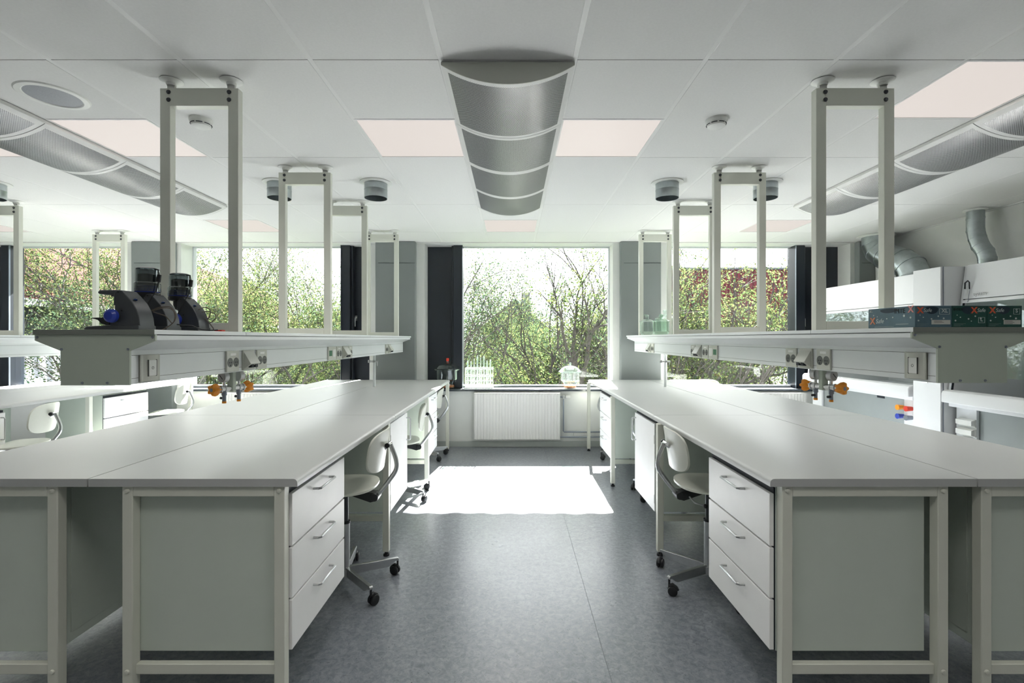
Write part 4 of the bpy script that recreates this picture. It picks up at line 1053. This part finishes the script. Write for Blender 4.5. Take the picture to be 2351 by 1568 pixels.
# ------------------------------------------------------------------ glassware
def lathe_shell(prof, th=.004):
    """outer profile (r,z) -> closed thin shell"""
    inn = [(max(r - th, .0001), z + (th if i == 0 else 0)) for i, (r, z) in enumerate(prof)]
    return prof
def desiccator(label, loc, R, knob, m, gel=True, cat='desiccator', group='glass desiccators'):
    r = thing('desiccator', label, cat, loc, group=group)
    s = R / .16
    MB().lathe([(0.0001, .006 * s), (.085 * s, .004 * s), (.095 * s, .012 * s), (.098 * s, .07 * s), (.112 * s, .10 * s), (.142 * s, .115 * s), (.148 * s, .13 * s), (.148 * s, .235 * s), (.152 * s, .245 * s)], n=44).build('desiccator_body', m, r)
    MB().lathe([(.160 * s, .247 * s), (.176 * s, .250 * s), (.178 * s, .258 * s), (.160 * s, .268 * s), (.135 * s, .300 * s), (.09 * s, .328 * s), (.04 * s, .342 * s), (.018 * s, .346 * s), (.016 * s, .365 * s)], n=44).build('desiccator_lid', m, r)
    MB().lathe([(.148 * s, .238 * s), (.172 * s, .240 * s), (.176 * s, .247 * s), (.160 * s, .250 * s), (.146 * s, .249 * s)], n=44).build('rim_flange', m, r)
    if knob == 'red':
        MB().lathe([(.0001, .40 * s), (.018 * s, .398 * s), (.020 * s, .39 * s), (.020 * s, .372 * s), (.016 * s, .355 * s), (.0001, .352 * s)], n=20).build('lid_knob', M_red, r)
    else:
        MB().lathe([(.0001, .395 * s), (.016 * s, .393 * s), (.019 * s, .38 * s), (.012 * s, .365 * s), (.016 * s, .35 * s)], n=20).build('lid_knob', m, r)
    if gel:
        MB().lathe([(.0001, .045 * s), (.085 * s, .042 * s), (.092 * s, .036 * s), (.092 * s, .014 * s), (.0001, .010 * s)], n=36).build('drying_gel', M_orgel, r)
        MB().lathe([(.0001, .118 * s), (.13 * s, .118 * s), (.132 * s, .113 * s), (.0001, .112 * s)], n=36).build('perforated_plate', M_glass, r)
    return r
desiccator('dark-looking glass desiccator with red knob on the middle sill, left end', (-.880, 6.575, SILL + .0008), .162, 'red', M_glass)
desiccator('clear glass desiccator with orange gel on the middle sill, right end', (.775, 6.555, SILL + .0008), .142, 'clear', M_glass)
def jar(label, loc, R, H, m, hook):
    r = thing('glass_jar', label, 'glass jar', loc, group='glass jars on the right spine')
    MB().lathe([(.0001, .004), (R * .80, .003), (R * .95, .02), (R, .05), (R, H * .62), (R * 1.04, H * .64)], n=36).build('jar_body', m, r)
    MB().lathe([(R * 1.08, H * .65), (R * 1.10, H * .665), (R * .95, H * .69), (R * .6, H * .76), (R * .22, H * .80), (R * .20, H * .88), (R * .26, H * .92)], n=36).build('jar_lid', m, r)
    q = MB(); q.lathe([(R * .24, H * .91), (R * .28, H * .95), (R * .15, H), (.0001, H)], n=20)
    if hook: q.tube([(0, 0, H * .93), (-R * .1, 0, H * .99), (-R * .35, 0, H * 1.0), (-R * .48, 0, H * .95)], R * .09, n=8)
    q.build('lid_stopper', m, r)
    return r
jar('smallest clear glass jar with hooked stopper, left of the three on the right spine', (1.555, 5.62, ZR + .0005), .078, .235, M_glass, True)
jar('green-tinted glass jar, middle of the three on the right spine', (1.665, 5.45, ZR + .0005), .088, .235, M_glassg, False)
jar('tallest clear glass jar, hindmost of the three on the right spine', (1.86, 5.92, ZR + .0005), .115, .31, M_glass, False)

# wire drying rack
r = thing('drying_rack', 'white wire rack full of glass tubes on the middle sill', 'drying rack', (-.455, 6.60, SILL + .0008))
q = MB(); hx, hy, Hh = .185, .065, .27
for z in (.03, .09, .15, .17, .25, .27):
    q.tube([(-hx, -hy, z), (hx, -hy, z), (hx, hy, z), (-hx, hy, z)], .0028, n=6, closed=True)
for k in range(13):
    x = -hx + 2 * hx * k / 12
    for y in (-hy, hy): q.tube([(x, y, .004), (x, y, Hh)], .002, n=6)
for k in range(5):
    y = -hy + 2 * hy * k / 4
    for x in (-hx, hx): q.tube([(x, y, .004), (x, y, Hh)], .002, n=6)
for k in range(1, 12):
    x = -hx + 2 * hx * k / 12; q.tube([(x, -hy, .03), (x, hy, .03)], .002, n=6)
q.build('wire_basket', M_wire, r)
MB().box(-hx - .01, hx + .01, -hy - .01, hy + .01, 0, .006).build('drip_tray', M_wire, r, bevel=.002)
tube0 = None
for i in range(8):
    for j in range(3):
        if random.random() < .15: continue
        hgt = .32 + .05 * random.random() + (.04 if 3 <= i <= 5 else 0)
        if tube0 is None:
            tube0 = MB().lathe([(.0001, .0), (.008, .003), (.010, .012), (.010, .97), (.012, 1.0)], n=14).build('glass_tube', M_glass); o = tube0
        else: o = tube0.copy(); C.objects.link(o)
        o.location = (-.455 - .155 + i * .044, 6.60 - .035 + j * .035, SILL + .036); o.scale = (1, 1, hgt)
        tag(o, 'clear glass tube in the %s row of the wire rack, %s from the left' % (['front', 'middle', 'back'][j], ['first', 'second', 'third', 'fourth', 'fifth', 'sixth', 'seventh', 'eighth'][i]), 'glass tube', 'glass tubes in the wire rack')

# ------------------------------------------------------------------ outside
GZ = -4.2
struct('ground', MB().box(-80, 80, 7.2, 140, GZ - .3, GZ), M_grass, smooth=False)
struct('wall_outer', MB().box(XL - 2, XR + 2, 6.775, 6.8, GZ, SILL - .1), M_wall, smooth=False)
b = thing('red_roofed_building', 'long building with banded red roof and grey ribbed walls outside the left windows', 'building', (-14, 20, GZ))
A0 = Vector((-11.2, 7.5, 0)); A1 = Vector((-21.5, 50, 0)); L = (A1 - A0).length; ang = math.atan2((A1 - A0).y, (A1 - A0).x) - PI / 2
b.location = (A0.x, A0.y, GZ); b.rotation_euler = (0, 0, ang)
MB().box(-9, 0, 0, L, 0, 6.2).build('building_wall', M_greyrib, b)
MB().box(-.1, .5, -.2, L, 6.45, 6.62).build('gutter', mat('white gutter', (120, 123, 125), .8, spec=.05), b)
MB().box(-.1, .12, -.2, L, 5.85, 6.45).build('eave_band', mat('grey band', (70, 74, 76), .8, spec=.05), b)
MB().prism([(.45, 6.6), (-3.6, 10.4), (-4.2, 10.4), (-9, 6.6)], 'y', -.2, L).build('roof', M_redroof, b)
for y in (3, 9, 16, 24): MB().box(.001, .03, y, y + 2.6, 3.2, 4.6).build('shutter', mat('shutter grey', (96, 106, 108), .6), b)
b = thing('red_clad_building', 'flat building with ribbed dark red cladding outside the right window', 'building', (16, 38, GZ))
MB().box(-5.5, 16, 0, 9, 0, 11.05).build('cladding', M_redwall, b, smooth=False)
MB().box(-5.6, 16.1, -.1, 9.1, 11.05, 11.2).build('parapet_cap', M_slate, b)
b = thing('low_annex', 'low flat-roofed annex with white rooflights outside the right window', 'building', (14, 20, GZ))
MB().box(-9, 16, 0, 17.9, 0, 3.6).build('annex_block', M_gravel, b)
for i in range(4):
    for j in range(3):
        MB().prism([(-8 + i * 3.4, 3.6), (-6.4 + i * 3.4, 3.6), (-6.6 + i * 3.4, 4.1), (-7.8 + i * 3.4, 4.1)], 'y', 1.5 + j * 5, 3.6 + j * 5).build('rooflight', M_house, b, bevel=.02)
b = thing('gabled_house', 'pale house with grey slate gable far behind the middle window trees', 'house', (1.2, 46, GZ))
MB().box(-4, 2, 0, 8, 0, 6.6).build('house_wall', M_house, b)
MB().prism([(-4.4, 6.5), (2.4, 6.5), (-1, 9.4)], 'y', -.3, 8.3).build('house_roof', M_slate, b)
MB().box(-.3, .5, 2, 3, 8.0, 10.2).build('chimney', M_house, b)
MB().box(-1.6, -.4, -.03, .02, 4.4, 5.8).build('house_window', M_gap, b)

def tree(name, label, x, y, h, spread, leafn, leaf, size, lm, lean=(0, 0), stems=1, seed=1, levels=5, up=.55, group='trees outside the windows', base_r=.10, fork=.35, kids=3, droop=.0):
    rs = np.random.default_rng(seed)
    r = thing(name, label, 'tree', (x, y, GZ), group=group)
    tb = MB(); ends = []
    def over(p): return p.z + GZ > .2 + (y + p.y - 6.5) * .79 or (y + p.y) < 8.6
    def grow(p, d, ln, rad, lv):
        pts = [p]; dd = d.copy(); n = 5 if lv > 1 else 3; cur = p.copy()
        for i in range(n):
            dd = (dd + Vector(rs.normal(0, .14, 3)) + Vector((0, 0, .05 * up))).normalized(); nx = cur + dd * ln / n
            if over(nx): break
            cur = nx; pts.append(cur.copy())
        if len(pts) < 2: return
        m = len(pts) - 1; cut = m < n
        rr = [rad * (1 - (.9 if cut else .42) * i / (m if cut else n)) for i in range(m + 1)]
        tb.tube(pts, rr, n=7 if lv > 3 else (5 if lv > 1 else 3), caps=False)
        if lv <= 2: ends.extend([(q, ln) for q in pts[1:]])
        if lv == 0: return
        for k in range(kids):
            i = m if k == 0 else int(rs.integers(max(1, m - 3), m + 1))
            a = rs.uniform(0, 2 * PI); sp_ = spread * rs.uniform(.55, 1.25)
            side = Vector((math.cos(a), math.sin(a), rs.uniform(-.15, .35) - droop))
            nd = (dd * (1 - .3 * sp_) + side * sp_).normalized() if k else (dd + side * sp_ * .35).normalized()
            grow(pts[i], nd, ln * rs.uniform(.60, .80), max(rad * .56, .0035), lv - 1)
    for s_ in range(stems):
        a = 2 * PI * s_ / max(stems, 1) + rs.uniform(0, 1)
        tilt = fork if stems > 1 else .0
        d = Vector((math.cos(a) * tilt + lean[0], math.sin(a) * tilt * .6 + lean[1], 1)).normalized()
        grow(Vector((0.05 * math.cos(a), .05 * math.sin(a), 0)), d, h * .38, base_r, levels)
    tb.build('tree_trunk', M_bark, r)
    E = np.array([tuple(e[0]) for e in ends])
    Q = 10; nC = max(1, leafn // Q); ci = rs.integers(0, len(E), nC); cc = E[ci] + rs.normal(0, leaf, (nC, 3))
    P = np.repeat(cc, Q, axis=0) + rs.normal(0, leaf * .38, (nC * Q, 3))
    P = P[(P[:, 2] > .4) & (P[:, 2] + GZ < .3 + (y + P[:, 1] - 6.5) * .79) & (P[:, 1] + y > 8.4)]; n = len(P)
    u = rs.normal(size=(n, 3)); u /= np.linalg.norm(u, axis=1)[:, None]; v = rs.normal(size=(n, 3)); v -= (v * u).sum(1)[:, None] * u; v /= np.linalg.norm(v, axis=1)[:, None]
    sz = size * rs.uniform(.6, 1.3, (n, 1)); w_ = np.cross(u, v)
    V = np.stack([P - u * sz, P + v * sz * .55 + w_ * sz * .15, P + u * sz, P - v * sz * .55 + w_ * sz * .15], 1).reshape(-1, 3)
    me = bpy.data.meshes.new('foliage'); me.vertices.add(n * 4); me.vertices.foreach_set('co', V.ravel()); me.loops.add(n * 4); me.polygons.add(n)
    me.loops.foreach_set('vertex_index', np.arange(n * 4, dtype=np.int32)); me.polygons.foreach_set('loop_start', np.arange(0, n * 4, 4, dtype=np.int32)); me.polygons.foreach_set('loop_total', np.full(n, 4, dtype=np.int32))
    me.update(); me.validate(); me.materials.append(lm)
    o = bpy.data.objects.new('foliage', me); C.objects.link(o); o.parent = r
    return r
T_ = tree
# middle window
T_('slender_tree', 'slender tree with fanning bare stems in the middle window', .95, 12.6, 8.6, .42, 9000, .16, .026, M_leafB, stems=5, seed=3, base_r=.085, fork=.45, kids=3)
T_('leaning_tree', 'tree with a dark trunk leaning left at the right of the middle window', 2.55, 10.8, 8.0, .55, 9000, .13, .03, M_leafA, lean=(-.36, 0), stems=1, seed=11, base_r=.15)
T_('feathery_tree', 'feathery tree at the left edge of the middle window', -1.9, 12.0, 9.0, .36, 26000, .17, .024, M_leafB, stems=3, seed=5, base_r=.06, fork=.22)
T_('slim_tree', 'slim twiggy tree left of centre in the middle window', -.6, 14.5, 8.4, .45, 16000, .24, .026, M_leafA, stems=2, seed=21, base_r=.055, fork=.3)
T_('overhanging_tree', 'tree whose bare twigs enter the top right of the middle window', 4.3, 13.0, 9.6, .7, 7000, .16, .034, M_leafA, lean=(-.10, 0), stems=2, seed=8, base_r=.12, fork=.3, droop=.1)
# left window
T_('leafy_tree', 'dense yellow-green tree filling the left part of the left window', -5.7, 11.8, 8.6, .62, 60000, .28, .027, M_leafA, stems=2, seed=31, base_r=.12)
T_('low_leafy_tree', 'lower yellow-green tree in the right part of the left window', -3.3, 11.6, 3.9, .65, 46000, .26, .027, M_leafA, stems=3, seed=32, base_r=.10)
T_('leafy_tree', 'fresh green tree between the left window and its column', -7.5, 12.9, 9.2, .6, 50000, .28, .029, M_leafA, stems=2, seed=33, base_r=.12)
# far left window
T_('spreading_tree', 'spreading green tree before the red roof in the far left window', -9.6, 12.2, 8.8, .62, 24000, .22, .028, M_leafA, stems=2, seed=41, base_r=.12)
T_('spreading_tree', 'tree at the right of the far left window', -7.9, 10.8, 7.6, .6, 20000, .22, .027, M_leafB, stems=2, seed=42, base_r=.10)
# right window
T_('branching_tree', 'branching tree before the red cladding in the right window', 5.0, 11.4, 7.6, .68, 20000, .2, .028, M_leafA, stems=3, seed=51, base_r=.13, fork=.4)
T_('branching_tree', 'tree with pale leaves at the far right of the right window', 7.6, 13.2, 8.2, .6, 19000, .22, .029, M_leafA, stems=2, seed=52, base_r=.12)
# background trees
BL = ['greyish bushy tree behind the left window trees, nearest the column', 'low bushy tree far behind the feathery tree', 'bushy tree right behind the fanning bare stems', 'bushy tree behind the leaning dark trunk',
      'low bushy tree beyond the annex roof', 'bushy tree in the gap above the low leafy tree', 'bushy tree before the end of the red roof', 'hazy tree in front of the gabled house', 'hazy tree to the right of the gabled house']
for i, (x, y, h) in enumerate([(-4.3, 18, 5.4), (-1.9, 19, 5.8), (1.4, 18.5, 6.8), (4.2, 19, 7.4), (8.5, 24, 6.2), (-6.9, 20, 6.8), (-11.5, 25, 7.2), (-.2, 27, 7.6), (4.2, 28, 8.0)]):
    T_('background_tree', BL[i], x, y, h, .72, 30000, .40, .050, M_leafA if i % 2 else M_leafB, stems=3, seed=70 + i, base_r=.06, levels=4, group='background trees', fork=.5)
